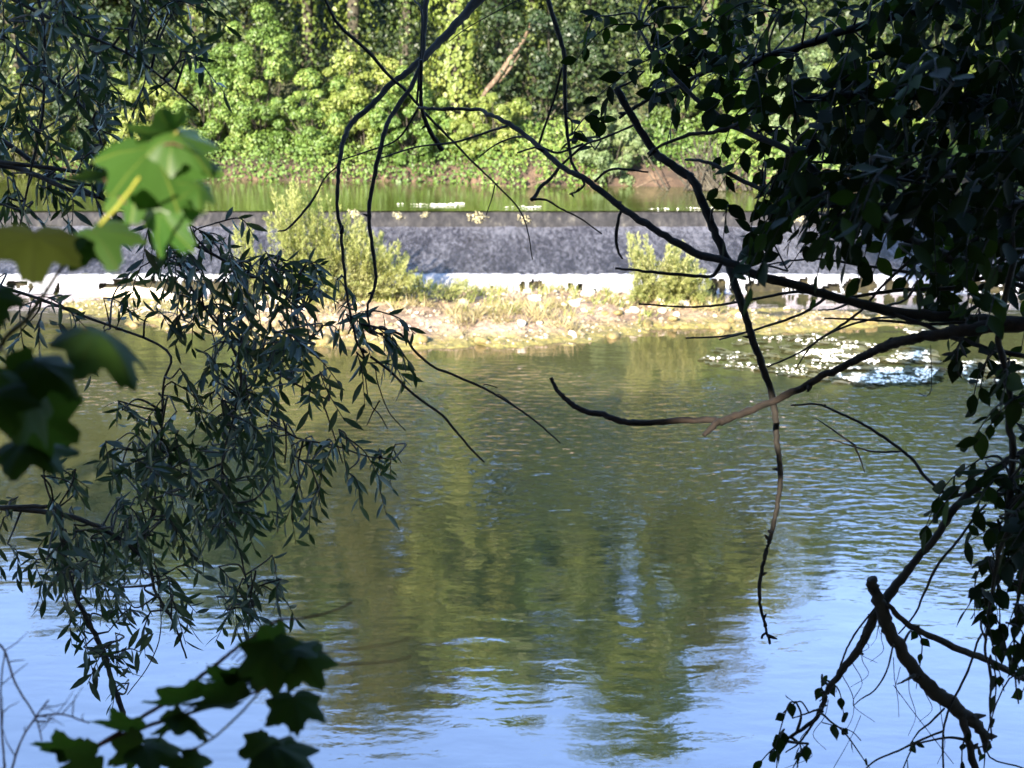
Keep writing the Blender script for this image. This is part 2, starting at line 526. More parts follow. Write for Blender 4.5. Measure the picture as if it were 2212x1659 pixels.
a2 = nd(nt, "Math", _operation='MULTIPLY_ADD'); L(n3.outputs["Fac"], a2.inputs[0]); a2.inputs[1].default_value = .42; L(a1.outputs[0], a2.inputs[2])
a3 = nd(nt, "Math", _operation='ADD'); L(a2.outputs[0], a3.inputs[0]); L(top.outputs[0], a3.inputs[1])
rp = ramp(nt, [(.98, gray(0)), (1.0, gray(1))]);
mr = nd(nt, "MapRange"); mr.inputs["From Min"].default_value = .93; mr.inputs["From Max"].default_value = 1.42; L(a3.outputs[0], mr.inputs["Value"])
dk = ramp(nt, [(.3, (.013, .013, .0195)), (.7, (.037, .036, .046))]); L(n1.outputs["Fac"], dk.inputs[0])
d0 = nd(nt, "BsdfPrincipled", Roughness=.22); L(dk.outputs[0], d0.inputs["Base Color"])
d1 = nd(nt, "BsdfDiffuse"); d1.inputs[0].default_value = (.17, .17, .195, 1)
b = nd(nt, "Bump", Strength=.9, Distance=.05); L(a2.outputs[0], b.inputs["Height"]); L(b.outputs[0], d0.inputs["Normal"]); L(b.outputs[0], d1.inputs["Normal"])
mix = nd(nt, "MixShader"); L(mr.outputs[0], mix.inputs[0]); L(d0.outputs[0], mix.inputs[1]); L(d1.outputs[0], mix.inputs[2])
L(mix.outputs[0], out.inputs[0])
M['apron'] = m
mb = MB(); nx2 = 700; ny2 = 40
V, F = grid(-XW, XW, 0, 1, nx2, ny2, 0.0)
t = V[:, 1].copy()
V[:, 1] = (Y_FOOT + .1) + t * (Y_CREST - .16 - Y_FOOT - .1)
V[:, 2] = .43 + (1.19 - .43) * t + .035 * (fbm2(V[:, 0] * 2.5 + V[:, 1], V[:, 1] * 1.2, 21) - .5) * 2
mb.add(V, F)
kind(mb.build("running_water", M['apron']), "structure")

# falling curtain at the foot, open where the stones break it
m, nt, out = newmat("white_water"); L = nt.links.new
d1 = nd(nt, "BsdfDiffuse"); d1.inputs[0].default_value = (.36, .36, .39, 1)
t1 = nd(nt, "BsdfTranslucent"); t1.inputs[0].default_value = (.36, .36, .4, 1)
g = nd(nt, "NewGeometry"); mp = nd(nt, "Mapping"); mp.inputs["Scale"].default_value = (14, 3, 1.5); L(g.outputs["Position"], mp.inputs[0])
n1 = nd(nt, "TexNoise", Scale=1.6, Detail=5.0); L(mp.outputs[0], n1.inputs["Vector"])
b = nd(nt, "Bump", Strength=1.0, Distance=.12); L(n1.outputs["Fac"], b.inputs["Height"]); L(b.outputs[0], d1.inputs["Normal"])
mix = nd(nt, "MixShader"); mix.inputs[0].default_value = .2; L(d1.outputs[0], mix.inputs[1]); L(t1.outputs[0], mix.inputs[2]); L(mix.outputs[0], out.inputs[0])
M['white'] = m
mb = MB()
nc = 1900
xc = np.linspace(-XW, XW, nc)
jit = fbm2(xc * 3.2, xc * 0, 31)
pr = [(.14, .440), (.04, .428), (-.01, .40), (-.045, .35), (-.07, .30), (-.09, .24), (-.105, .18), (-.12, .12), (-.135, .06), (-.19, .014), (-.30, .004)]
V = []
for k, (dy, dz) in enumerate(pr):
    amp = .03 + .025 * k
    V.append(np.stack([xc + .02 * (noise1(xc * 9, k) - .5), Y_FOOT + dy - amp * (jit - .3) - .03 * (noise1(xc * 12, 40 + k // 3) - .5) * min(k, 6) / 2, np.maximum(dz + .04 * (noise1(xc * 7, 60) - .5) * (k < 3) + .02 * (noise1(xc * 5, 66) - .5), .004)], -1))
i = np.arange(nc * len(pr)).reshape(len(pr), nc)
F = np.stack([i[:-1, :-1], i[1:, :-1], i[1:, 1:], i[:-1, 1:]], -1)
rh = np.random.default_rng(4)
H = [((u - 1106) / FPX * Y_FOOT, z, rx, rz) for u, z, rx, rz in [(1060, .12, .05, .08), (1127, .17, .07, .13), (1150, .17, .12, .16), (1166, .15, .13, .17), (1215, .08, .08, .08), (1233, .13, .08, .11), (1252, .12, .09, .13), (1280, .08, .1, .07), (1300, .04, .1, .05), (985, .1, .05, .06)]]
H += [((u - 1106) / FPX * Y_FOOT, z, rx, rz) for u, z, rx, rz in [(1560, .18, .12, .2), (1585, .12, .1, .14), (1655, .17, .26, .2), (1680, .16, .2, .2), (1737, .2, .1, .16), (1762, .14, .1, .12), (1788, .08, .16, .1), (1842, .18, .16, .2), (1864, .2, .12, .18), (1925, .17, .12, .18), (1990, .15, .14, .16)]]
H += [(x, rh.uniform(.05, .2), rh.uniform(.05, .16), rh.uniform(.07, .17)) for x in rh.uniform(10.5, 31, 40)] + [(x, rh.uniform(.04, .16), rh.uniform(.04, .1), rh.uniform(.05, .12)) for x in rh.uniform(-31, -6, 16)] + [(x, rh.uniform(.05, .26), rh.uniform(.08, .3), rh.uniform(.08, .2)) for x in rh.uniform(-10.3, -5.0, 62)] + [(x, rh.uniform(.05, .26), rh.uniform(.08, .3), rh.uniform(.08, .2)) for x in rh.uniform(-31, -12.3, 60)]
H += [(x, rh.uniform(.03, .22), rh.uniform(.02, .07), rh.uniform(.03, .1)) for x in rh.uniform(4.8, 14, 60)] + [(x, rh.uniform(.06, .24), rh.uniform(.06, .2), rh.uniform(.08, .2)) for x in rh.uniform(5.0, 15, 34)]
zc = (np.array([p[1] for p in pr])[:-1] + np.array([p[1] for p in pr])[1:]) / 2
keep = np.ones((len(pr) - 1, nc - 1), bool)
XX, ZZ = np.meshgrid(xc[:-1], zc)
rag = noise2(XX * 14, ZZ * 11, 7) * .9 + .5
for (hx, hz, hrx, hrz) in H:
    keep &= ((XX - hx) / hrx) ** 2 + ((ZZ - hz) / hrz) ** 2 > rag
keep[0] = True; keep[1] = True
keep[-1] &= noise1(xc * 2.3, 95)[:-1] > .25
mb.add(np.concatenate(V), F[keep])
kind(mb.build("falling_water", M['white']), "structure")

# ================================================================== GRAVEL BAR
def poly_sd(P, X, Y):
    """signed distance to polygon, inside positive"""
    P = np.asarray(P)[:, :2]; n = len(P)
    d = np.full(X.shape, 1e9); ins = np.zeros(X.shape, bool)
    for a, b in zip(P, np.roll(P, -1, 0)):
        e = b - a; wx = X - a[0]; wy = Y - a[1]
        t = np.clip((wx * e[0] + wy * e[1]) / (e @ e), 0, 1)
        d = np.minimum(d, np.hypot(wx - e[0] * t, wy - e[1] * t))
        c = ((a[1] > Y) != (b[1] > Y)) & (X < (b[0] - a[0]) * (Y - a[1]) / (b[1] - a[1] + 1e-12) + a[0])
        ins ^= c
    return np.where(ins, d, -d)


px = lambda L: [onz(u, v) for u, v in L]
BAR = px([(470, 700), (500, 722), (600, 742), (720, 750), (860, 755), (1000, 750), (1120, 747), (1250, 740), (1340, 722), (1450, 712), (1560, 704), (1640, 698), (1600, 674), (1540, 655), (1480, 642), (1300, 638), (1000, 636), (800, 634), (640, 640), (560, 655), (500, 672)])
LEFTBAR = px([(120, 664), (165, 652), (250, 643), (380, 643), (520, 660), (520, 722), (400, 714), (330, 706), (250, 692), (150, 674)])
RIGHTBAR = px([(1500, 708), (1600, 722), (1700, 718), (1850, 708), (1980, 698), (1960, 682), (1800, 678), (1650, 672), (1540, 668)])


def bar_z(X, Y):
    n = fbm2(X * 1.6, Y * 1.6, 51, 5)
    n2 = fbm2(X * 5, Y * 5, 55, 3)
    s = poly_sd(BAR, X, Y)
    a = np.clip(s * .22, -.5, .34) + (n - .5) * .22 + (n2 - .5) * .10
    s2 = poly_sd(LEFTBAR, X, Y)
    b_ = np.clip(s2 * .12, -.5, .06) + (n - .5) * .22 + (n2 - .5) * .12
    s3 = poly_sd(RIGHTBAR, X, Y)
    c = np.clip(s3 * .12, -.5, .05) + (n - .5) * .26 + (n2 - .5) * .12 - .01
    return np.maximum(np.maximum(a, b_), c)


m, nt, out = newmat("gravel_bar"); L = nt.links.new
g = nd(nt, "NewGeometry"); sp = nd(nt, "SeparateXYZ"); L(g.outputs["Position"], sp.inputs[0])
no = nd(nt, "TexNoise", Scale=1.1, Detail=6.0, Roughness=.65); L(g.outputs["Position"], no.inputs["Vector"])
n2 = nd(nt, "TexNoise", Scale=9.0, Detail=6.0, Roughness=.75); L(g.outputs["Position"], n2.inputs["Vector"])
n3 = nd(nt, "TexVoronoi", Scale=7.0); L(g.outputs["Position"], n3.inputs["Vector"])
r1 = ramp(nt, [(.3, (.07, .042, .027)), (.45, (.17, .115, .078)), (.6, (.30, .22, .155)), (.75, (.42, .33, .24))]); L(no.outputs["Fac"], r1.inputs[0])
r2 = ramp(nt, [(.3, (.45, .42, .4)), (.5, (.85, .83, .8)), (.7, (1.25, 1.2, 1.1))]); L(n2.outputs["Fac"], r2.inputs[0])
mu = nd(nt, "MixRGB", _blend_type='MULTIPLY'); mu.inputs[0].default_value = 1; L(r1.outputs[0], mu.inputs[1]); L(r2.outputs[0], mu.inputs[2])
ra = ramp(nt, [(.3, (.06, .055, .012)), (.55, (.15, .125, .03)), (.75, (.30, .24, .08))]); L(n2.outputs["Fac"], ra.inputs[0])
zz = nd(nt, "Math", _operation='MULTIPLY_ADD'); L(no.outputs["Fac"], zz.inputs[0]); zz.inputs[1].default_value = -.22; L(sp.outputs[2], zz.inputs[2])
mr = nd(nt, "MapRange"); mr.inputs["From Min"].default_value = -.05; mr.inputs["From Max"].default_value = .07; L(zz.outputs[0], mr.inputs["Value"])
mx = nd(nt, "MixRGB"); L(mr.outputs[0], mx.inputs[0]); L(ra.outputs[0], mx.inputs[1]); L(mu.outputs[0], mx.inputs[2])
p = nd(nt, "BsdfPrincipled", Roughness=.9); L(mx.outputs[0], p.inputs["Base Color"])
bb = nd(nt, "Math", _operation='ADD'); L(n2.outputs["Fac"], bb.inputs[0]); L(n3.outputs["Distance"], bb.inputs[1])
b = nd(nt, "Bump", Strength=.8, Distance=.06); L(bb.outputs[0], b.inputs["Height"]); L(b.outputs[0], p.inputs["Normal"])
L(p.outputs[0], out.inputs[0])
M['bar'] = m
mb = MB(); V, F = grid(-13.5, 11, 26, 34.75, 340, 150, bar_z)
# leave out what is well under water
ok = V[:, 2] > -.12
F = F[ok[F].any(1)]
mb.add(V, F)
kind(mb.build("gravel_bar", M['bar']), "structure")


# ---- stones
def stone_mesh(seed, mat, name):
    r2_ = np.random.default_rng(seed)
    nu, nv = 12, 8
    V = [(0, 0, 1)]
    for j in range(1, nv):
        ph = math.pi * j / nv
        for k in range(nu):
            th = 2 * math.pi * k / nu
            V.append((math.sin(ph) * math.cos(th), math.sin(ph) * math.sin(th), math.cos(ph)))
    V.append((0, 0, -1)); V = np.array(V)
    for _ in range(7):     # facets
        d = nrm(r2_.normal(size=(1, 3)))[0]; h = r2_.uniform(.62, .9)
        e = V @ d - h
        V = V - np.outer(np.maximum(e, 0) * .85, d)
    V = V * np.array([1, r2_.uniform(.6, .85), r2_.uniform(.45, .65)]) + r2_.normal(size=V.shape) * .012
    F4 = []; F3 = []
    for k in range(nu):
        F3.append((0, 1 + k, 1 + (k + 1) % nu)); e = 1 + (nv - 2) * nu
        F3.append((len(V) - 1, e + (k + 1) % nu, e + k))
        for j in range(nv - 2):
            a = 1 + j * nu
            F4.append((a + k, a + nu + k, a + nu + (k + 1) % nu, a + (k + 1) % nu))
    mb = MB(); mb.add(V, [np.array(F3), np.array(F4)])
    return mb.build(name, mat)


def scatter_stones(name, label, group, mat, spots, seed):
    protos = []
    for i, (x, y, s) in enumerate(spots):
        if i < 3:
            o = stone_mesh(seed + i, mat, name); protos.append(o)
        else:
            o = protos[i % 3].copy(); col.objects.link(o)
        z = float(max(bar_z(np.array([x]), np.array([y]))[0], -.05))
        o.location = (x, y, z + .18 * s)
        o.scale = (s, s, s); o.rotation_euler = (rng.uniform(-.3, .3), rng.uniform(-.3, .3), rng.uniform(0, 6.28))
        tag(o, label, "stone", group)


def in_px(n, polys, smin, smax):
    out = []
    while len(out) < n:
        P = polys[rng.integers(len(polys))]
        u = rng.uniform(P[0], P[1]); v = rng.uniform(P[2], P[3])
        q = onz(u, v); out.append((q[0], q[1], smin + (smax - smin) * rng.random() ** 2.2))
    return out


big = [(1155, 685, .22), (1270, 676, .26), (1252, 690, .18), (1335, 690, .2), (1105, 706, .14), (1390, 684, .22), (1428, 690, .2), (1480, 688, .17), (1530, 690, .2), (1600, 700, .24), (1325, 728, .3), (1140, 664, .16), (1060, 662, .13), (905, 746, .3), (1040, 742, .26), (700, 744, .28), (655, 738, .2), (560, 690, .3), (600, 685, .26), (530, 700, .28), (585, 702, .2), (490, 690, .25), (640, 695, .2)]
scatter_stones("stone", "pale angular limestone cobble lying on the dry gravel of the bar", "pale cobbles on the gravel bar", M['stone'],
               [(*onz(u, v - 8)[:2], s * .8) for u, v, s in big if v < 722] + in_px(70, [(1100, 1560, 662, 700), (480, 680, 672, 715), (1240, 1560, 680, 702), (850, 1250, 690, 735)], .05, .17), 100)
scatter_stones("stone", "brown rounded stone lying among the weeds of the gravel bar", "brown stones on the gravel bar", M['stone_brown'],
               in_px(60, [(880, 1560, 645, 700), (560, 860, 650, 730), (1040, 1330, 640, 660)], .05, .16), 120)
scatter_stones("stone", "yellow algae covered stone half sunk at the shallow edge of the bar", "algae stones along the waterline", M['stone_algae'],
               [(*onz(u, v)[:2], s * .8) for u, v, s in big if v >= 722] + in_px(55, [(1560, 1960, 676, 712), (480, 860, 725, 752), (230, 480, 672, 712), (1300, 1580, 700, 722)], .07, .24), 140)
q = px([(160, 652), (250, 645), (330, 648), (375, 655)])
mb = MB(); P = spline(np.array(q) + np.array([0, 0, .14]), 8)
tube(mb, P, [.05, .13, .17, .15, .10], 10, .12)
o = mb.build("driftwood_log", M['driftwood'], origin=q[1])
tag(o, "long bleached driftwood log lying at the left tip of the gravel bar", "log")

# ---- pebbles and grass on the bar
mb = MB()
n = 9000
X = rng.uniform(-13, 9.5, n); Y = rng.uniform(27, 34.6, n); Z = bar_z(X, Y)
k = Z > .015; X, Y, Z = X[k], Y[k], Z[k]; n = len(X)
octa = np.array([(1, 0, 0), (0, .8, 0), (-1, 0, 0), (0, -.8, 0), (0, 0, .6), (0, 0, -.6)], float)
of = np.array([(0, 1, 4), (1, 2, 4), (2, 3, 4), (3, 0, 4), (1, 0, 5), (2, 1, 5), (3, 2, 5), (0, 3, 5)])
a = rng.uniform(0, 6.28, n)
leaves(mb, (octa, [of]), np.stack([X, Y, Z + .012], -1), np.stack([np.cos(a), np.sin(a), rng.normal(0, .3, n)], -1), np.stack([rng.normal(0, .2, n), rng.normal(0, .2, n), np.ones(n)], -1), .018 + .06 * rng.random(n) ** 3)
stuff(mb.build("gravel", leafmat("pebbles", (.09, .065, .04), (.24, .19, .13), (.5, .43, .34), trans=0, rough=.85, spec=.2), smooth=False), "loose pale and brown gravel covering the bar below the weir", "gravel")


def grass(name, mat, spots, hmin, hmax, per, label, lean=.5):
    mb = MB()
    sx = np.array(spots); n = len(sx) * per
    base = np.repeat(sx, per, 0) + np.stack([rng.normal(0, .09, n), rng.normal(0, .09, n), np.zeros(n)], -1)
    d = np.stack([rng.normal(0, lean, n) + .15, rng.normal(0, lean, n), np.ones(n)], -1)
    tpl = leaf_tpl([.035, .03, .02, .002], .2, .35)
    leaves(mb, tpl, base, d, np.cross(d, rdir(n)), rng.uniform(hmin, hmax, n))
    return stuff(mb.build(name, mat), label, "grass")


def bar_spots(n, boxes, zmin=.03):
    out = []
    while len(out) < n:
        P = boxes[rng.integers(len(boxes))]
        q = onz(rng.uniform(P[0], P[1]), rng.uniform(P[2], P[3]))
        z = bar_z(np.array([q[0]]), np.array([q[1]]))[0]
        if z > zmin and fbm2(q[0:1] * .9, q[1:2] * .9, 71, 3)[0] > .42: out.append((q[0], q[1], z))
    return out


grass("dry_grass", M['dry'], bar_spots(280, [(560, 1260, 640, 735), (860, 1250, 690, 740), (1260, 1560, 645, 690)]), .12, .34, 14, "bleached dry grass flattened over the gravel bar", .9)
grass("green_weeds", M['green_grass'], bar_spots(150, [(780, 1120, 636, 690), (1280, 1560, 640, 690), (560, 860, 650, 700) , (1000, 1400, 640, 715)]), .12, .34, 12, "yellow green weeds growing over the gravel bar", .5)


# ---- willow shrubs on the bar
def sallow(name, label, base, tips, nst, nl, ybase, yspread, group=None, leaf=.095):
    """stems fanning from base box to tips inside a pixel polygon"""
    b0 = onz((base[0] + base[1]) / 2, base[2])
    root = thing(name, label, "shrub", b0, group)
    sm = MB(); lm = MB()
    T = np.array(tips, float)
    u0, u1, v0, v1 = T[:, 0].min(), T[:, 0].max(), T[:, 1].min(), T[:, 1].max()
    done = 0
    while done < nst:
        u = rng.uniform(u0, u1); v = rng.uniform(v0, v1)
        if poly_sd(T, np.array([u]), np.array([v]))[0] < 0: continue
        done += 1
        y = ybase + rng.normal(0, yspread)
        tip = at(u, v, y)
        bu = base[0] + (base[1] - base[0]) * np.clip((u - u0) / (u1 - u0) + rng.normal(0, .12), 0, 1)
        b1 = onz(bu, base[2] + rng.uniform(-6, 6)); b1[2] = .1; b1[1] = b1[1] * .4 + (ybase + rng.normal(0, .25)) * .6
        mid = b1 * .45 + tip * .55 + np.array([rng.normal(0, .06), rng.normal(0, .06), .12])
        P = spline([b1, mid, tip], 7)
        tube(sm, P, [.012, .008, .003], 4, .0, False)
        t = rng.random(nl) ** .75 * .88 + .12
        ii = np.clip(t * (len(P) - 1), 0, len(P) - 1.001); i0 = ii.astype(int); f = (ii - i0)[:, None]
        O = P[i0] * (1 - f) + P[i0 + 1] * f
        dirs = nrm(P[i0 + 1] - P[i0])
        off = rdir(nl) * rng.uniform(0, .28, (nl, 1)) * (1.1 - t[:, None])
        X_ = dirs * 1.0 + rdir(nl) * .65 + np.array([0, 0, .1])
        leaves(lm, NARROW, O + off, X_, rdir(nl), leaf * rng.uniform(.6, 1.3, nl))
    sm.build("stems", M['bark_far'], root)
    lm.build("foliage", M['sallow'], root)
    return root


sallow("willow_shrub", "largest feathery pale green willow shrub standing on the bar before the weir", (650, 860, 650),
       [(560, 425), (600, 400), (655, 385), (700, 395), (745, 455), (800, 475), (870, 525), (905, 585), (890, 630), (800, 650), (640, 650), (610, 560), (575, 480)], 240, 140, 31.2, .55)
sallow("willow_shrub", "small willow shoot rising left of the largest shrub before the sloping weir", (545, 600, 640),
       [(500, 480), (530, 470), (565, 520), (590, 590), (560, 600), (530, 540)], 34, 90, 31.6, .3)
sallow("willow_shrub", "upright willow shrub with two plumes on the right half of the bar", (1370, 1500, 655),
       [(1345, 505), (1380, 495), (1410, 520), (1412, 560), (1440, 525), (1480, 520), (1510, 570), (1545, 610), (1530, 650), (1350, 655), (1375, 590)], 150, 130, 31.6, .4)
sallow("willow_shrub", "low sprawling willow growth covering the foot of the waterfall", (880, 1000, 652),
       [(870, 590), (930, 578), (1000, 596), (1040, 620), (1000, 645), (880, 648)], 30, 70, 31.2, .4, leaf=.09)

# ---- twiggy heaps
for (u, v, lab) in [(930, 662, "reddish heap of dead twigs on the bar right of the largest shrub"), (610, 690, "brown heap of dead twigs at the left end of the bar")]:
    c = onz(u, v); mb = MB()
    for _ in range(60):
        a = c + np.array([rng.normal(0, .22), rng.normal(0, .2), .1 + rng.uniform(0, .12)])
        d = rdir(1)[0] * np.array([1, 1, .55]) * rng.uniform(.2, .5); d[2] = abs(d[2])
        tube(mb, spline([a, a + d * .5 + rdir(1)[0] * .03, a + d], 3), [.008, .003], 4, 0, False)
    tag(mb.build("twig_heap", M['redtwig'], origin=c), lab, "twigs")


# ---- flowering water crowfoot
def flowers(name, regions, z, n, smin, smax, label):
    mb = MB(); O = []
    while len(O) < n:
        P = regions[rng.integers(len(regions))]
        T = np.array(P[0]); u = rng.uniform(T[:, 0].min(), T[:, 0].max()); v = rng.uniform(T[:, 1].min(), T[:, 1].max())
        if poly_sd(T, np.array([u]), np.array([v]))[0] < 0: continue
        q = onz(u, v, z)
        if fbm2(q[0:1] * 1.1, q[1:2] * 2.2, 81, 4)[0] < P[1] or noise2(q[0:1] * 4, q[1:2] * 6, 83)[0] < .42: continue
        O.append(q + np.array([0, 0, .03]))
    O = np.array(O); n = len(O)
    a = rng.uniform(0, 6.28, n)
    hexa = np.array([(math.cos(t) * (1 if k % 2 else .8), math.sin(t) * (1 if k % 2 else .8), 0) for k, t in enumerate(np.linspace(0, 2 * np.pi, 8, endpoint=False))] + [(0, 0, .35)])
    hf = np.array([(k, (k + 1) % 8, 8) for k in range(8)])
    leaves(mb, (hexa, [hf]), O, np.stack([np.cos(a), np.sin(a), rng.normal(0, .2, n)], -1), np.stack([rng.normal(0, .35, n), rng.normal(-.2, .35, n), np.ones(n)], -1), rng.uniform(smin, smax, n))
    return stuff(mb.build(name, M['flower']), label, "water plants")


FL = [([(1500, 775), (1600, 735), (1760, 722), (1880, 745), (2010, 755), (2010, 790), (1990, 825), (1870, 835), (1740, 815), (1620, 800), (1540, 790)], .47),
      ([(1740, 790), (1800, 795), (2030, 800), (2000, 828), (1850, 830)], .40),
      ([(1640, 770), (1800, 750), (2000, 758), (2010, 785), (1800, 785)], .42),
      ([(2060, 785), (2150, 780), (2330, 785), (2330, 835), (2100, 832)], .44), ([(1950, 715), (2060, 708), (2060, 722), (1970, 725)], .45)]
flowers("water_flowers", FL, 0.0, 2200, .012, .036, "drift of white water crowfoot blossom floating below the bar")
flowers("pool_flowers", [([(905, 446), (1000, 440), (1005, 443), (910, 449)], .35), ([(840, 440), (1000, 444), (1000, 446), (850, 443)], .5), ([(1090, 449), (1170, 446), (1170, 450), (1090, 452)], .3), ([(1380, 453), (1660, 447), (1660, 450), (1380, 456)], .5), ([(430, 434), (480, 433), (480, 436), (430, 438)], .45), ([(1960, 452), (2140, 448), (2140, 452), (1960, 456)], .4)], Z_UP, 240, .012, .034, "thin streaks of white blossom floating on the pool above the crest")
# leafy mat under the flowers
mb = MB(); O = []
while len(O) < 2600:
    P = FL[rng.integers(len(FL))]; T = np.array(P[0]); u = rng.uniform(T[:, 0].min(), T[:, 0].max()); v = rng.uniform(T[:, 1].min(), T[:, 1].max())
    if poly_sd(T, np.array([u]), np.array([v]))[0] < -3: continue
    q = onz(u, v); 
    if fbm2(q[0:1] * 1.1, q[1:2] * 2.2, 81, 4)[0] < P[1] - .05: continue
    O.append(q + np.array([0, 0, rng.uniform(.004, .02)]))
O = np.array(O); n = len(O); a = rng.normal(0, .5, n)
leaves(mb, ROUND, O, np.stack([np.cos(a), np.sin(a), np.zeros(n)], -1), np.stack([rng.normal(0, .08, n), rng.normal(0, .08, n), np.ones(n)], -1), rng.uniform(.12, .34, n))
stuff(mb.build("water_weed", leafmat("water_weed", (.04, .045, .012), (.085, .08, .035), (.15, .13, .08), trans=.1)), "brownish water weed mat floating under the white blossom", "water plants")
# clumps caught on the crest
proto = None
for (u, v, s, lab) in [(765, 462, .7, "pale blossom clump caught on the weir crest beside the largest shrub"), (860, 466, .6, "second pale blossom clump from the left on the weir crest"), (918, 464, .45, "smallest pale blossom clump caught on the weir crest"), (1030, 470, 1.0, "biggest cream blossom clump hanging over the weir crest"), (1133, 474, .8, "cream blossom clump on the crest right of the biggest one"), (1725, 468, .9, "pale blossom clump on the crest behind the dark leafy branches")]:
    q = at(u, v, Y_CREST - .06)
    if proto is None:
        mb = MB(); n = 130
        d = rdir(n) * np.array([.34, .14, .24]) * rng.random((n, 1)) ** .4
        leaves(mb, ROUND, d, rdir(n), rdir(n) + np.array([0, -.5, .5]), rng.uniform(.04, .09, n))
        o = mb.build("blossom_clump", leafmat("blossom", (.2, .17, .08), (.5, .44, .28), (.75, .7, .54), trans=.2)); proto = o
    else:
        o = proto.copy(); col.objects.link(o)
    o.location = q; o.scale = (s * .85, .9, s * .75); o.rotation_euler = (0, rng.uniform(-.5, .5), 0); tag(o, lab, "flower clump", "blossom clumps along the weir crest")

# ================================================================== FAR BANK WOOD
def crown_cloud(mb, C, rad, nclump, per, lsize, tpl=QUAD, fill=.55, flat=.7, dens=1.0, lo=-.75):
    """irregular crown: clumps through an ellipsoid, each a ragged puff of leaves"""
    C = np.asarray(C, float); rad = np.asarray(rad, float)
    d = rdir(nclump); d[:, 2] = np.where(d[:, 2] < lo, -d[:, 2], d[:, 2])
    r = fill + (1 - fill) * rng.random(nclump) ** .6
    lump = .72 + .5 * rng.random(nclump)
    cc = C + d * rad * (r * lump)[:, None]
    cr = rad.mean() * rng.uniform(.12, .29, nclump)
    n = nclump * per
    k = np.repeat(np.arange(nclump), per)
    e = rdir(n) * (rng.random(n) ** .45)[:, None]
    e[:, 2] *= flat
    O = cc[k] + e * cr[k][:, None]
    N = nrm(e * np.array([1, 1, 1 / flat]) + np.array([0, -.15, .45]) + rdir(n) * .55)
    X_ = np.cross(N, rdir(n)); X_[:, 2] -= .25
    leaves(mb, tpl, O, X_, N, lsize * rng.uniform(.6, 1.35, n))
    return cc, cr


IVYN = 1700


def far_tree(name, label, cat, u, D, H, W, mat, trunk_r=.2, lean=0, crown_lo=.25, nclump=110, per=230, lsize=.17, group=None, ivy=None):
    x = (u - 1106) / FPX * D * 1.0
    D = D + .0
    zb = float(far_z(np.array([x]), np.array([D]))[0]) - .15
    root = thing(name, label, cat, (x, D, zb), group)
    top = H
    h = top - zb
    tm = MB()
    P = spline([(x, D, zb), (x + lean * .35 + rng.normal(0, .15), D + rng.normal(0, .15), zb + h * .35), (x + lean * .7 + rng.normal(0, .2), D, zb + h * .65), (x + lean, D, zb + h * .92)], 6)
    tube(tm, P, [trunk_r * 1.3, trunk_r, trunk_r * .75, trunk_r * .45, .04], 9, .12)
    C = np.array([x + lean * .8, D, zb + h * (crown_lo + 1) / 2]); rad = np.array([W / 2, W / 2 * .9, h * (1 - crown_lo) / 2])
    cm = MB()
    cc, cr = crown_cloud(cm, C, rad, nclump, per, lsize)
    for q in cc[rng.choice(len(cc), min(16, len(cc)), replace=False)]:
        j = rng.integers(len(P) // 3, len(P) - 1); s = P[j]
        if q[2] < s[2] - 1: j = len(P) // 4; s = P[j]
        m_ = s * .5 + q * .5 + np.array([0, 0, .25])
        tube(tm, spline([s, m_, q], 5), [trunk_r * .4, trunk_r * .22, .02], 5, .1, False)
    tm.build("trunk", M['bark_far'], root)
    cm.build("crown", M[mat], root)
    if True:
        im = MB(); n = ivy or IVYN; big_ivy = 1.0 if ivy else .62
        t = rng.random(n); ii = t * (len(P) - 2); i0 = ii.astype(int); f = (ii - i0)[:, None]
        O = P[i0] * (1 - f) + P[i0 + 1] * f
        dd = rdir(n); dd[:, 2] *= .3; dd = nrm(dd)
        rr = (.25 + .75 * noise2(t * 14, dd[:, 0] * 2 + 5, 4)) * (1 - .4 * t) * 1.2
        O = O + dd * rr[:, None] * big_ivy
        N = dd + np.array([0, 0, .4]) + rdir(n) * .5
        X_ = np.cross(N, rdir(n)); X_[:, 2] -= .8
        leaves(im, ROUND, O, X_, N, rng.uniform(.09, .2, n))
        im.build("creeper", M['yellow' if ivy else 'mid'], root)
    return root


def bush(name, label, u, D, H, W, mat, nclump=30, per=110, lsize=.16, group=None, tpl=ROUND):
    x = (u - 1106) / FPX * D
    zb = float(far_z(np.array([x]), np.array([D]))[0]) - .1
    root = thing(name, label, "bush", (x, D, zb), group)
    sm = MB()
    cm = MB()
    cc, cr = crown_cloud(cm, (x, D, zb + H * .5), (W / 2, W / 2 * .8, H * .52), nclump, per, lsize, tpl, .45, .75, lo=-.95)
    for q in cc[::2]:
        s = np.array([x + rng.normal(0, .15), D + rng.normal(0, .15), zb])
        tube(sm, spline([s, s * .5 + q * .5 + np.array([0, 0, .15]), q], 4), [.03, .02, .006], 4, 0, False)
    sm.build("stems", M['bark_far'], root)
    cm.build("foliage", M[mat], root)
    return root


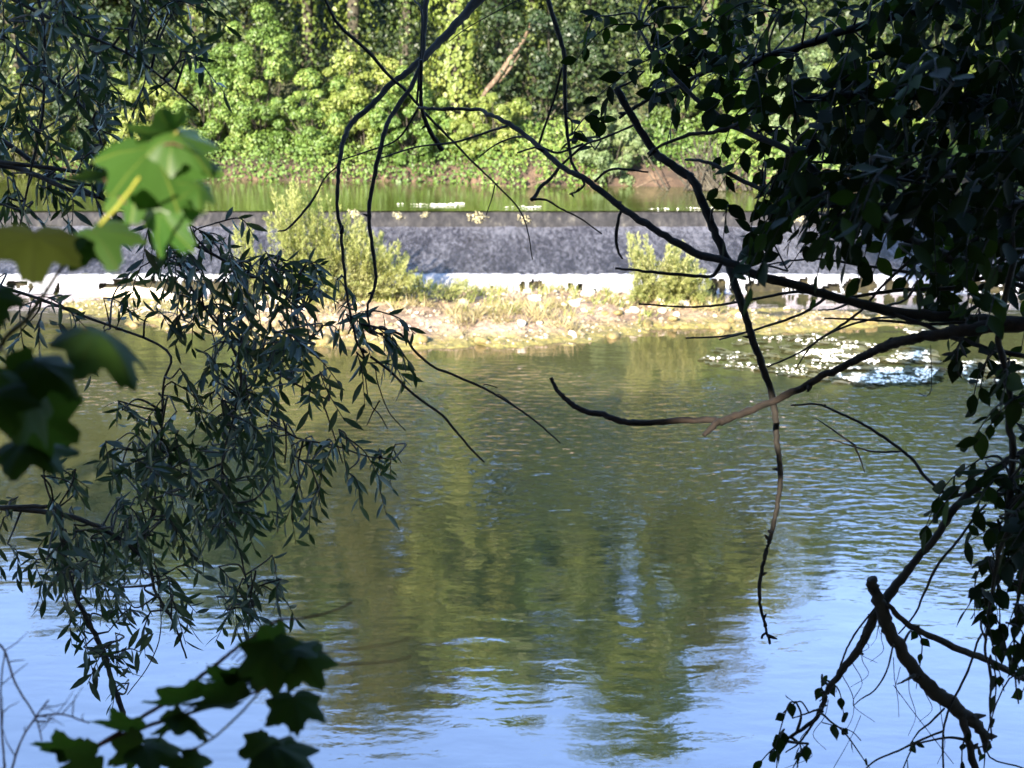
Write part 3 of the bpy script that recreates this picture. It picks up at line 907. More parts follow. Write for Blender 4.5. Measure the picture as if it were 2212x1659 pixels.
TR = [
 ("woodland_tree", "brownish green tree beyond the pool, behind the upper left willow leaves", 60, 55, 16, 7.5, 'olive', dict(crown_lo=.1)),
 ("woodland_tree", "dark tall tree on the far bank straight above the sunlit maple sprig", 290, 56, 16.5, 7, 'dark', dict(crown_lo=.08)),
 ("woodland_tree", "dark green tree rising behind the brightest bushes on the left far bank", 560, 54, 17, 7.5, 'dark', dict(crown_lo=.08)),
 ("woodland_tree", "tall olive tree behind the arching twigs on the far bank", 770, 53, 21.5, 7.5, 'olive', dict(crown_lo=.12, nclump=150, ivy=2500)),
 ("creeper_tree", "bright tree wrapped top to bottom in yellow green creeper on the far bank", 990, 49.0, 16.5, 4.2, 'yellow', dict(crown_lo=.4, ivy=6500, nclump=60, lsize=.17)),
 ("woodland_tree", "pale green tree standing behind the broken leaning limb", 1140, 53.5, 20, 6.5, 'grey', dict(crown_lo=.06, ivy=2500, nclump=150)),
 ("woodland_tree", "tallest green tree on the far bank, above the round grey bush", 1400, 53, 22.5, 6.5, 'mid', dict(crown_lo=.06, nclump=170)),
 ("woodland_tree", "yellowish tree seen through gaps at the left edge of the dark canopy", 1640, 53, 16, 6.5, 'yellow', {}),
 ("woodland_tree", "bright tree hidden mostly behind the middle of the dark canopy", 1880, 54, 15, 7, 'bright', dict(crown_lo=.05)),
 ("woodland_tree", "green tree at the far right showing through the dark canopy", 2140, 52, 14.5, 7, 'mid', {}),
 ("woodland_tree", "slender green tree in the far wood left of the tall olive one", 675, 54, 18, 6, 'mid', dict(crown_lo=.1)),
 ("woodland_tree", "leafy green tree in the far wood directly left of the creeper tree", 880, 53.5, 20.5, 6.5, 'olive', dict(crown_lo=.2, nclump=140)),
 ("woodland_tree", "leafy tree in the far wood directly right of the creeper tree", 1070, 52.5, 19.5, 5, 'bright', dict(crown_lo=.3)),
 ("woodland_tree", "lower dark tree in the far wood above the yew hollow", 1275, 54, 17.5, 4.5, 'dark', dict(crown_lo=.1)),
 ("woodland_tree", "green tree in the far wood above the root tangle", 1520, 52.5, 18.5, 5.5, 'olive', dict(crown_lo=.1)),
 ("woodland_tree", "dark tree in the far wood between the left edge and the maple sprig", 180, 54.5, 16.2, 7, 'dark', dict(crown_lo=.1)),
 ("woodland_tree", "mid green tree in the far wood right of the maple sprig", 430, 54.5, 16.8, 7, 'mid', dict(crown_lo=.3)),
 ("woodland_tree", "far bank tree just past the right picture edge", 2420, 52, 14.5, 7, 'bright', {}),
 ("woodland_tree", "far bank tree just past the left picture edge", -190, 57, 16.5, 7, 'mid', {}),
]
for nm, lab, u, D, H, W, mat, kw in TR:
    far_tree(nm, lab, "tree", u, D, H, W, mat, group="trees on the far bank", **kw)
# yew in the hollow
bush("yew_bush", "blackish green yew bush in the shaded hollow right of the creeper tree", 1175, 49.5, 4.6, 3.6, 'dark', 40, 200, .13, tpl=QUAD)

BU = [
 (-90, 49.8, 3.4, 3.6, 'yellow', "yellow green bush at the left picture edge above the water"),
 (70, 49.6, 3.2, 3.4, 'olive', "olive green bush behind the far left willow leaves"),
 (210, 50.2, 3.8, 3.4, 'dark', "dark green bush left of the bush behind the maple sprig"),
 (345, 49.5, 3.2, 3.2, 'yellow', "yellow green bush right behind the bright maple sprig"),
 (470, 49.2, 3.6, 3.2, 'bright', "bright green bush where the pool first shows, left end"),
 (575, 49.4, 4.6, 3.2, 'bright', "tall bright green bush beneath the dark left tree"),
 (690, 48.6, 3.4, 3.2, 'bright', "bright bush overhanging the pool above the willow shrub's tip"),
 (790, 48.8, 3.7, 3.0, 'yellow', "lush yellow green bush between the two hanging twigs"),
 (885, 48.0, 3.0, 2.8, 'bright', "bright bush just left of the creeper tree"),
 (1060, 47.3, 2.0, 2.4, 'yellow', "low bush trailing to the water right of the creeper tree"),
 (1320, 45.9, 2.5, 2.2, 'grey', "round grey green bush alone on the brown bank edge"),
 (1450, 48.4, 3.6, 2.8, 'mid', "mid green bush behind and right of the round grey bush"),
 (1590, 46.8, 2.8, 2.6, 'bright', "bright bush above the brown roots on the right bank"),
 (1700, 46.4, 3.4, 2.8, 'grey', "pale grey bush seen through the canopy's left edge"),
 (1830, 46.0, 3.2, 3.0, 'yellow', "yellow green bush behind the middle of the dark canopy"),
 (1960, 45.6, 3.2, 2.8, 'bright', "bright green bush glimpsed under the dark canopy"),
 (2090, 45.4, 3.4, 3.0, 'yellow', "yellow green bush filling the widest canopy gap on the right"),
 (2230, 45.0, 3.2, 3.0, 'mid', "mid green bush at the right picture edge above the pool"),
]
for (u, D, H, W, mat, lab) in BU:
    bush("bank_bush", lab, u, D, H, W, mat, 52, 330, .09, group="bushes along the far bank")

# scrub over the slope behind
mb = MB()
n = 150000
X = rng.uniform(-30, 30, n); S = rng.uniform(2.5, 21, n); Y = y_edge(X) + S
cl = fbm2(X * .55, Y * .55, 91, 3); k = cl > .30
X, Y, S, cl = X[k], Y[k], S[k], cl[k]; n = len(X)
Z = far_z(X, Y) + rng.random(n) ** .6 * (cl - .24) * 9.0
N = rdir(n) * .8 + np.array([0, -.4, .6])
Xd = np.cross(N, rdir(n)); Xd[:, 2] -= .3
leaves(mb, ROUND, np.stack([X, Y, Z], -1), Xd, N, rng.uniform(.08, .2, n))
stuff(mb.build("hillside_scrub", M['scrub']), "tangled green scrub covering the wooded slope behind the far bank", "undergrowth")
# weeds trailing at the waterline
mb = MB(); n = 40000
X = rng.uniform(-26, 24, n); S = rng.uniform(-.2, 2.8, n); k = noise1(X * .8, 14) > np.where((X > .5) & (X < 9) & (S < .75), .7, .05); X = X[k]; S = S[k]; n = len(X); Y = y_edge(X) + S
Z = far_z(X, Y) + rng.random(n) * .75
N = rdir(n) * .7 + np.array([0, -.6, .5]); Xd = np.cross(N, rdir(n)); Xd[:, 2] -= .5
leaves(mb, ROUND, np.stack([X, Y, Z], -1), Xd, N, rng.uniform(.06, .14, n))
stuff(mb.build("bank_weeds", M['bright']), "low leafy weeds trailing over the far waterline", "undergrowth")

# leaning broken limb in the sun
a0 = at(1040, 215, 48.2); a1 = at(1072, 172, 48.4); a2 = at(1100, 130, 48.6); a3 = at(1132, 85, 49.2)
mb = MB(); tube(mb, spline([at(1010, 330, 48.2), a0, a1, a2, a3, at(1150, 40, 50)], 6), [.05, .07, .10, .09, .06, .03], 9, .2)
lt = thing("broken_limb", "sunlit bare limb leaning to the right out of the creeper", "dead tree", at(1010, 390, 48.2))
mb.build("stem", M['limb'], lt)
mb = MB(); tube(mb, spline([a1 + np.array([.1, 0, -.1]), at(1100, 150, 48.3), at(1122, 118, 48.4)], 5), [.02, .05, .02], 6, .1)
mb.build("splinter", M['limb'], lt)
# roots and bare stems at the right of the bank
rt = thing("root_tangle", "reddish brown roots and bare stems at the waterline before the right bushes", "roots", at(1540, 402, 44.2))
mb = MB()
for k in range(46):
    u = rng.normal(1545, 38); b0 = at(u, 408, 44.1); b0[2] = 1.62
    tp = b0 + np.array([rng.normal(-.15, .45), rng.uniform(.3, 1.4), rng.uniform(.5, 1.6)])
    tube(mb, spline([b0, (b0 + tp) / 2 + rdir(1)[0] * .12, tp], 5), [rng.uniform(.015, .05), .015], 5, .1, False)
mb.build("root_mass", M['bark_far'], rt)
for (ua, va, ub, vb, lab, r_) in [(1375, 410, 1445, 402, "pale driftwood stick lying at the waterline beneath the round grey bush", .022), (1140, 398, 1215, 388, "pale driftwood stick on the bare bank right of the creeper tree", .025)]:
    p0 = at(ua, va, 44.6); p0[2] = 1.68; p1 = at(ub, vb, 45.2); p1[2] = 1.95
    mb = MB(); tube(mb, spline([p0, (p0 + p1) / 2 + np.array([0, 0, .05]), p1], 5), [r_, r_, r_ * .4], 6, .15)
    tag(mb.build("driftwood_stick", M['limb'], origin=p0), lab, "driftwood")

# ================================================================== NEAR BANK, FOREGROUND
def pth(L, d, n=5):
    """a bending line through photo points, depth running over d"""
    d = np.interp(np.linspace(0, 1, len(L)), np.linspace(0, 1, len(d)), d)
    return spline([at(u, v, y) for (u, v), y in zip(L, d)], n)


def limb(mb, L, d, r, sides=7, knob=.14, n=5, buds=0):
    P = pth(L, d, n)
    rr = np.array(r, float) * np.interp(np.linspace(0, 1, len(r)), np.linspace(0, 1, len(d)), d) / FPX
    P = P + rng.normal(0, 1, P.shape) * rr.mean() * .12
    tube(mb, P, rr, sides, knob)
    for _ in range(buds):
        i = rng.integers(len(P) // 4, len(P) - 1); q = P[i]
        e = rdir(1)[0] * np.array([1, .5, .6]); l = rr.mean() * rng.uniform(2, 4.5)
        tube(mb, np.array([q, q + e * l * .6, q + e * l]), [rr.mean() * .75, rr.mean() * .5, rr.mean() * .15], 5, .2)
    return P


def nearest_on(paths, u, v):
    best = None
    for k, P in enumerate(paths):
        q = proj(P); d = np.hypot(q[:, 0] - u, q[:, 1] - v); i = int(d.argmin())
        if best is None or d[i] < best[0]: best = (d[i], k, i)
    return best


def proj(P):
    P = np.asarray(P) - np.array([0, 0, CAM_Z])
    f = P[:, 1] * _cp - P[:, 2] * _sp; up = P[:, 1] * _sp + P[:, 2] * _cp
    return np.stack([1106 + FPX * P[:, 0] / f, 829.5 - FPX * up / f], -1)


def sprays(paths, rects, tpl, size, per, leaf_area, bias, spread, step, hang, link=160):
    """leafy side twigs along the given limbs, thick where the rects say so.
    returns one (twig, leaf) builder pair per limb"""
    B = [(MB(), MB()) for _ in paths]
    cnt = [0] * len(paths)
    for (u0, v0, u1, v1, p) in rects:
        nl = -math.log(1 - p) * (u1 - u0) * (v1 - v0) / leaf_area
        for _ in range(max(1, int(nl / per))):
            u = rng.uniform(u0, u1); v = rng.uniform(v0, v1)
            dist, k, i = nearest_on(paths, u, v)
            src = paths[k][i]
            y = max(src[1] + rng.normal(0, spread), .9)
            q = at(u, v, y)
            sm, lm = B[k]; cnt[k] += 1
            far = np.linalg.norm(q - src)
            d0 = nrm(q - src) if far > .02 else rdir(1)[0]
            dirn = nrm(d0 * .7 + np.array(bias) + rdir(1)[0] * .5)
            ln = step * per
            a = q - dirn * ln * .5; e = q + dirn * ln * .5 + np.array([0, 0, -hang * ln])
            T = spline([a, q + rdir(1)[0] * .02, e], 5)
            tube(sm, T, [.0028, .0022, .0012], 4, 0, False)
            if np.linalg.norm(a - src) > .004:
                mid = (src + a) / 2 + rdir(1)[0] * far * .10 + np.array([0, 0, .04 * far])
                tube(sm, spline([src, mid, a], 5), [.0045, .0035, .0028], 4, 0, False)
            t = (np.arange(per) + .5) / per; ii = t * (len(T) - 1); i0 = np.minimum(ii.astype(int), len(T) - 2); f = (ii - i0)[:, None]
            O = T[i0] * (1 - f) + T[i0 + 1] * f
            tang = nrm(T[i0 + 1] - T[i0])
            side = nrm(np.cross(tang, rdir(1)[0] + np.array([0, .6, .4]))) * np.where(np.arange(per) % 2, 1, -1)[:, None]
            X_ = tang * .75 + side * .8 + rng.normal(0, .25, (per, 3)) + np.array([0, 0, -hang])
            N_ = np.cross(X_, side) + rng.normal(0, .5, (per, 3)) + np.array([0, -.3, .3])
            leaves(lm, tpl, O, X_, N_, size * rng.uniform(.65, 1.25, per))
    return B


def make_branches(root, specs, barkmat, leafmat_, rects, tpl, size, per, leaf_area, bias, spread, step, hang, extra=()):
    paths = []; objs = []
    for (L, d, r, buds) in specs:
        mb = MB(); P = limb(mb, L, d, r, buds=buds); paths.append(P); objs.append(mb)
    for (L, d, r, parent_i) in extra:
        limb(objs[parent_i], L, d, r, 5, .1)
    B = sprays(paths, rects, tpl, size, per, leaf_area, bias, spread, step, hang)
    for mb, (sm, lm) in zip(objs, B):
        o = mb.build("branch", barkmat, root)
        if lm.n:
            # sub-parts: twigs and leaves of this branch
            a = sm.build("twigs", barkmat, root); a.parent = o; a.location = (0, 0, 0)
            b_ = lm.build("foliage", leafmat_, root); b_.parent = o; b_.location = (0, 0, 0)
    return paths


# ---- the dark broadleaf tree on the right
RT = thing("bank_tree", "dark broad leaved tree filling the upper right with black branches and leaves", "tree", (3.0, 4.3, 1.0))
mb = MB()
trunk = spline([(3.0, 4.3, 1.0), (2.75, 4.3, 3.5), (2.9, 4.4, 5.2), (2.6, 4.4, 7.2), (2.2, 4.6, 9.5)], 6)
tube(mb, trunk, [.22, .17, .15, .12, .06], 12, .1)
mb.build("trunk", M['bark'], RT)
RB = [
 # long main branch crossing from the right edge up to the left
 ([(2420, 690), (2212, 697), (2075, 687), (1975, 679), (1908, 668), (1841, 651), (1775, 634), (1715, 616), (1641, 596), (1571, 566), (1500, 545), (1437, 510), (1390, 480), (1347, 453), (1304, 417), (1257, 383), (1210, 358), (1167, 320), (1137, 293), (1090, 263), (1054, 246), (1030, 236), (944, 236), (904, 232)], [4.3, 4.1, 4.5, 5.2], [15, 11, 9, 7, 5, 3], 6),
 # long hanging branch with buds
 ([(1330, 190), (1372, 262), (1414, 327), (1437, 345), (1475, 372), (1498, 390), (1513, 428), (1535, 480), (1555, 527), (1575, 573), (1585, 606), (1598, 646), (1615, 700), (1631, 748), (1651, 803), (1668, 853), (1676, 903), (1679, 953), (1684, 1003), (1685, 1053), (1676, 1106), (1665, 1159), (1655, 1193), (1645, 1233), (1640, 1279), (1645, 1319), (1655, 1359), (1663, 1389)], [4.6, 4.2, 4.0], [8, 10, 9, 7, 5, 3], 10),
 # canopy limbs
 ([(2450, -60), (2212, -20), (2008, 12), (1841, 62), (1708, 107), (1608, 140), (1525, 155), (1475, 182), (1400, 215), (1337, 255)], [4.4, 4.6, 4.9], [14, 9, 6, 3], 3),
 ([(2500, 250), (2300, 215), (2150, 215), (1980, 205), (1808, 207), (1708, 230), (1641, 247), (1598, 267), (1541, 284), (1475, 295), (1400, 330)], [4.2, 4.0, 4.4], [14, 10, 6, 3], 3),
 ([(2480, 640), (2300, 610), (2150, 585), (2060, 560), (1975, 523), (1900, 470), (1810, 410), (1708, 328), (1625, 290), (1568, 262), (1491, 200), (1420, 130), (1380, 60)], [4.3, 3.9, 4.6], [15, 13, 9, 6, 3], 3),
 ([(2470, 420), (2212, 440), (2050, 455), (1900, 445), (1776, 440), (1680, 420), (1608, 393), (1535, 353), (1480, 345)], [4.3, 3.8, 4.2], [12, 8, 6, 3], 2),
 ([(2212, 215), (2108, 232), (2048, 267), (1950, 320), (1850, 350), (1740, 350)], [4.2, 4.8, 4.9], [7, 5, 2.5], 2),
 ([(2350, 330), (2200, 360), (2060, 380), (1950, 385), (1850, 395)], [4.0, 3.4, 3.3], [8, 5, 3], 2),
 # upright at the right edge with hanging leaves
 ([(2190, 560), (2158, 716), (2168, 780), (2181, 853), (2179, 920), (2188, 970), (2180, 1080), (2175, 1180)], [3.6, 3.5], [7, 8, 8, 9], 4),
 # long hanging twig from the top
 ([(1175, -30), (1184, 0), (1197, 43), (1214, 97), (1220, 133), (1220, 187), (1222, 253), (1229, 313), (1234, 347), (1244, 367), (1262, 395), (1250, 412), (1230, 420)], [5.0, 4.8], [5, 5, 4, 3, 2], 5),
]
EX = [
 ([(1330, 580), (1370, 583), (1420, 589), (1480, 594), (1530, 598), (1545, 590), (1562, 562)], [4.7, 4.55], [2.5, 4, 4.5], 0),
 ([(1380, 657), (1475, 663), (1535, 661), (1591, 653), (1658, 641), (1715, 631), (1758, 632)], [4.7, 4.45], [2, 3, 4], 0),
 ([(1481, 731), (1558, 727), (1618, 716), (1675, 698), (1725, 681), (1761, 660), (1785, 641)], [4.8, 4.4], [2, 3, 4], 0),
 ([(1555, 733), (1590, 724), (1618, 716)], [4.7, 4.55], [2, 3], 0),
 ([(1658, 793), (1725, 763), (1775, 730), (1825, 697), (1865, 666), (1901, 623), (1935, 590), (1968, 560)], [4.6, 4.1], [2, 3, 3, 4], 0),
 ([(1720, 795), (1755, 745), (1810, 712), (1880, 690), (1935, 685)], [4.6, 4.2], [1.5, 2.5, 3], 0),
 ([(1915, 661), (1951, 650), (1968, 633), (1995, 593)], [4.3, 4.0], [3, 3], 0),
 ([(1768, 670), (1800, 668), (1830, 657)], [4.5, 4.3], [1.5, 3], 0),
 ([(2160, 700), (2075, 697), (2008, 700), (1908, 693), (1860, 690), (1780, 688)], [4.1, 4.3], [4, 3.5, 2], 0),
 ([(1920, 675), (1990, 700), (2060, 730), (2130, 752), (2212, 770)], [4.2, 3.9], [5, 5, 6], 0),
 ([(2300, 660), (2150, 600), (2060, 622), (1975, 625), (1900, 632), (1850, 640), (1812, 645)], [4.0, 4.3], [6, 5, 3], 0),
 ([(1640, 576), (1700, 565), (1770, 560), (1860, 573), (1980, 590), (2060, 590)], [4.5, 4.1], [1.5, 3, 4], 0),
 ([(1214, 147), (1197, 213), (1170, 293), (1163, 318)], [4.9, 5.0], [2.5, 3], 9),
 ([(730, 348), (800, 325), (860, 300), (904, 232)], [5.4, 5.2], [1.5, 2.5], 0),
 ([(820, 343), (900, 318), (980, 308), (1060, 283), (1095, 272)], [5.5, 5.1], [1.5, 2.5, 3], 0),
 ([(1034, 340), (1070, 313), (1110, 297), (1137, 296)], [5.3, 5.1], [1.5, 2.5], 0),
 ([(1117, 330), (1165, 318), (1205, 330), (1260, 311)], [5.1, 5.0], [2, 3], 0),
 ([(1210, 358), (1190, 385), (1167, 405), (1155, 425), (1148, 432)], [4.9, 4.8], [3.5, 4, 5], 0),
 ([(1212, 358), (1260, 315), (1300, 300), (1370, 270)], [4.9, 4.7], [3, 2.5], 0),
 ([(1150, 430), (1180, 432), (1210, 450), (1250, 470), (1300, 505)], [4.8, 4.9], [3, 2, 1.5], 0),
 ([(1347, 455), (1338, 465), (1331, 510), (1335, 540), (1345, 560)], [4.7, 4.65], [3, 4, 2], 0),
 ([(1285, 392), (1310, 370), (1345, 365), (1400, 372)], [4.8, 4.7], [3, 3, 2], 0),
 ([(1645, 1380), (1648, 1372), (1657, 1366)], [4.0, 4.0], [3, 3], 1),
 ([(1640, 1000), (1600, 700)], [4.0, 4.2], [.1, .1], 1),
]
EX = EX[:-1]
RRECT = [
 (1400, -40, 1700, 110, .64), (1700, -40, 1850, 100, .30), (1850, -40, 2250, 40, .9), (1840, 40, 1950, 120, .75), (2060, 40, 2250, 110, .88), (1950, 95, 2060, 130, .6),
 (1320, 90, 1480, 200, .45), (1480, 110, 1830, 210, .74), (1830, 115, 2250, 210, .89),
 (1240, 230, 1300, 300, .75), (1420, 210, 1700, 260, .28), (1700, 205, 2250, 290, .90), (1560, 255, 1680, 320, .45), (1620, 300, 1720, 370, .6),
 (1700, 290, 1960, 400, .83), (1960, 285, 2060, 340, .35), (2110, 300, 2250, 420, .88), (1960, 340, 2110, 420, .72), (2050, 240, 2110, 262, .7),
 (1660, 390, 1890, 500, .90), (1570, 430, 1680, 510, .72), (1890, 400, 1990, 440, .6), (1990, 410, 2250, 510, .84),
 (1565, 500, 1640, 555, .62), (1660, 500, 1800, 550, .58), (1800, 490, 1990, 530, .5), (1990, 500, 2250, 600, .86),
 (2010, 600, 2250, 680, .66), (2070, 680, 2250, 740, .30), (2100, 740, 2250, 860, .42), (2110, 860, 2250, 1000, .42), (2050, 1000, 2160, 1090, .50), (2140, 1000, 2260, 1240, .86),
 (1290, 30, 1420, 110, .35),
]
make_branches(RT, RB, M['twig'], M['alder'], RRECT, OVATE, .062, 7, 315, (-.35, 0, -.15), .38, .035, .35, EX)

# ---- pale dead branch reaching in from the right
DB = thing("dead_branch", "bare brown dead branch reaching over the water from the right edge with upturned tip", "branch", at(2420, 690, 3.4))
mb = MB()
limb(mb, [(2500, 690), (2300, 700), (2212, 703), (2108, 710), (2041, 720), (1975, 730), (1931, 742), (1891, 757), (1841, 783), (1775, 813), (1721, 843), (1661, 870), (1598, 895), (1555, 912)], [3.3, 3.6, 3.9], [17, 15, 12, 9, 8, 8], 9, .14, 6, 2)
limb(mb, [(1555, 912), (1535, 907), (1475, 908), (1390, 914), (1334, 908), (1304, 896), (1257, 886), (1227, 866), (1204, 843), (1190, 817)], [3.9, 4.1], [7, 7, 7, 6, 4], 8, .14, 6)
limb(mb, [(1557, 910), (1543, 917), (1520, 942)], [3.9, 3.87], [8, 7, 5.5], 8, .14)
limb(mb, [(1985, 730), (1950, 735), (1918, 737)], [3.65, 3.6], [8, 8, 6], 8, .18)
mb.build("stem", M['deadwood'], DB)

# ---- sapling twigs over the water at the right
TW = thing("bare_sapling", "thin bare twigs arching over the rippled water at the right", "sapling", at(2300, 1085, 4.6))
mb = MB()
limb(mb, [(2300, 1085), (2128, 1064), (2058, 1070), (2025, 1053), (1995, 1026), (1975, 996), (1948, 973), (1908, 943), (1858, 913), (1808, 890), (1765, 873), (1708, 876)], [4.6, 4.9], [4, 4, 3.5, 2], 5, .1, 5, 4)
for L in [[(1945, 975), (1891, 976), (1848, 966), (1808, 953), (1785, 948)], [(1850, 965), (1801, 930), (1761, 903)], [(1845, 962), (1858, 990), (1868, 1020)]]:
    limb(mb, L, [4.85, 5.0], [2.5, 2, 1], 5, .1)
mb.build("stem", M['twig'], TW)

# ---- broken snag at the lower right with ivy
SN = thing("broken_snag", "dark broken crossing boughs with ivy sprigs in the lower right corner", "fallen bough", at(2120, 1640, 3.4))
SB = [
 ([(2330, 900), (2212, 976), (2168, 1002), (2108, 1053), (2055, 1106), (2025, 1156), (1981, 1206), (1951, 1246), (1918, 1289), (1901, 1313), (1868, 1376), (1845, 1416), (1815, 1453), (1791, 1489), (1775, 1529), (1758, 1556), (1721, 1583), (1688, 1603)], [3.7, 3.5, 3.4], [8, 10, 9, 12, 9, 6, 3], 4),
 ([(1881, 1249), (1891, 1283), (1906, 1319), (1921, 1359), (1945, 1403), (1975, 1446), (2008, 1483), (2048, 1516), (2085, 1546), (2111, 1569), (2135, 1606)], [3.45, 3.4], [12, 15, 17, 15, 17, 18, 16, 8], 8),
 ([(2080, 1545), (2090, 1590), (2102, 1640), (2120, 1720)], [3.4, 3.35], [11, 9, 9], 2),
 ([(1918, 1306), (1958, 1346), (2008, 1373), (2075, 1403), (2141, 1429), (2212, 1466), (2300, 1500)], [3.42, 3.6], [6, 8, 8, 8], 3),
]
SEX = [
 ([(2130, 1090), (2115, 1106), (2065, 1173), (2028, 1216), (2008, 1256), (1991, 1293), (1975, 1329), (1941, 1369)], [3.6, 3.45], [3, 3.5, 2], 0),
 ([(2120, 1370), (2111, 1389), (2091, 1449), (2058, 1516), (2038, 1579), (2038, 1680)], [3.55, 3.3], [3, 3, 2.5], 1),
 ([(1860, 1670), (1891, 1643), (1941, 1621), (1995, 1596), (2038, 1579)], [3.25, 3.35], [2, 2.5, 3], 1),
 ([(2040, 1530), (2010, 1560), (1985, 1580), (1965, 1610)], [3.4, 3.3], [3, 2.5, 1.5], 1),
 ([(1891, 1313), (1850, 1365), (1830, 1400), (1815, 1440), (1800, 1485), (1770, 1515)], [3.45, 3.4], [2.5, 2.5, 1.5], 0),
 ([(1775, 1530), (1745, 1540), (1712, 1552)], [3.4, 3.3], [3, 1.5], 0), ([(1748, 1540), (1728, 1515), (1697, 1535), (1690, 1545)], [3.4, 3.3], [2, 1.5], 0),
 ([(1930, 1390), (1915, 1450), (1890, 1490), (1860, 1510), (1843, 1525)], [3.4, 3.3], [2.5, 2, 1.2], 1),
 ([(1975, 1458), (1955, 1470), (1938, 1478)], [3.38, 3.3], [5, 3, 1.5], 1),
 ([(2250, 1480), (2180, 1466), (2130, 1620), (2212, 1660)], [3.5, 3.4], [2, 2], 1),
 ([(1760, 1556), (1738, 1590), (1720, 1610), (1696, 1625)], [3.4, 3.35], [3, 2.5, 1.5], 0),
 ([(1775, 1560), (1810, 1570), (1840, 1580), (1860, 1600)], [3.4, 3.35], [1.5, 1.2], 0),
 ([(1860, 1545), (1840, 1590), (1800, 1660)], [3.4, 3.3], [.8, .8], 0), ([(1930, 1480), (1990, 1560), (2060, 1650)], [3.4, 3.3], [1, 1], 1),
]
SRECT = [(1640, 1600, 1740, 1670, .62), (1800, 1440, 1835, 1500, .45), (1770, 1470, 1800, 1510, .5), (1800, 1560, 1840, 1610, .40), (1670, 1535, 1700, 1560, .5), (1940, 1610, 1980, 1680, .4), (1960, 1380, 1995, 1430, .35), (2060, 1590, 2100, 1640, .3), (2110, 1600, 2212, 1670, .22)]
make_branches(SN, SB, M['twig'], M['alder'], SRECT, IVY, .040, 4, 360, (0, 0, -.5), .1, .03, .6, SEX)

mb = MB()
for u, v, ln in [(1862, 1395, 90), (1840, 1430, 130), (1870, 1372, 60), (1900, 1340, 55), (1905, 1350, 80), (1930, 1420, 130), (1945, 1440, 60), (1820, 1460, 120), (1790, 1510, 110), (1965, 1440, 150), (1985, 1470, 90), (2030, 1520, 130), (1750, 1570, 90), (1878, 1365, 48), (1890, 1330, 40), (1888, 1345, 62)]:
    q = rng.normal(0, 14, 3)
    limb(mb, [(u, v), (u + q[0], v + ln * .35), (u + q[0] + q[1], v + ln * .7), (u + q[0] + q[2], v + ln)], [3.42, 3.4], [1.1, .9, .6], 4, .1)
mb.build("rootlets", M['twig'], SN)

# ---- ivy strands hanging down the right edge
IV = thing("ivy_strand", "dark ivy strands hanging down the right edge above the snag", "ivy", at(2161, 1100, 3.3))
IB = [([(2200, 1100), (2161, 1183), (2148, 1246), (2135, 1339), (2128, 1406), (2141, 1459), (2138, 1523), (2142, 1600)], [3.3, 3.3], [5, 4, 3, 2], 2),
      ([(2230, 1150), (2205, 1250), (2195, 1340), (2190, 1430), (2200, 1520)], [3.2, 3.2], [4, 3, 2], 2)]
make_branches(IV, IB, M['twig'], M['alder'], [(2060, 1225, 2180, 1300, .42), (2110, 1290, 2170, 1400, .62), (2160, 1250, 2240, 1380, .55), (2110, 1420, 2150, 1480, .55), (2170, 1400, 2230, 1540, .5)], IVY, .044, 4, 400, (0, 0, -.5), .12, .03, .6)
# dead leaf tuft caught on the twigs
mb = MB(); P = limb(mb, [(2068, 805), (2066, 760), (2075, 735), (2080, 715)], [3.8, 3.8], [2, 2], 5, .1)
limb(mb, [(1985, 850), (2002, 855), (2012, 835), (2010, 745)], [3.8, 3.7], [1, 1.2, .8], 5, .1)
n = 7; leaves(mb, WILLOW, P[rng.integers(0, len(P), n)], rdir(n) + np.array([-.2, 0, -.8]), rdir(n), rng.uniform(.04, .07, n))
tag(mb.build("withered_tendril", M['twig'], origin=P[0]), "withered curled tendril hanging below the long branch near the right edge", "tendril")

# ---- arching willow above the middle
AW = thing("arching_willow", "bare arching twigs hanging from the top middle with one tuft of narrow leaves", "tree", (2.2, 7.5, .5))
mb = MB(); tube(mb, spline([(2.9, 7.3, .3), (3.3, 7.2, 3.5), (3.2, 7.0, 6.2), (2.4, 6.4, 8.4)], 6), [.2, .16, .12, .07], 10, .1)
mb.build("trunk", M['bark'], AW)
AB = [
 ([(2150, -900), (1500, -420), (1180, -130), (1034, 0), (990, 47), (950, 90), (917, 123), (877, 157), (837, 190), (804, 227), (764, 262), (746, 290), (737, 330), (730, 380), (729, 440), (738, 520), (744, 590), (752, 650), (765, 720), (790, 780)], [6.4, 5.8, 5.4, 5.2], [15, 9, 6.5, 5, 3.5, 2.5], 4),
 ([(1100, -240), (935, -60), (921, 0), (917, 65), (910, 133), (887, 190), (847, 247), (832, 283), (817, 343), (802, 417), (797, 467), (803, 530), (812, 600), (803, 640), (793, 665), (800, 720)], [5.8, 5.3, 5.1], [6, 5, 5, 4, 2.5], 4),
 ([(910, 130), (909, 190), (911, 235), (925, 275), (945, 310), (954, 322)], [5.3, 5.4], [4, 4, 5, 6], 2),
]
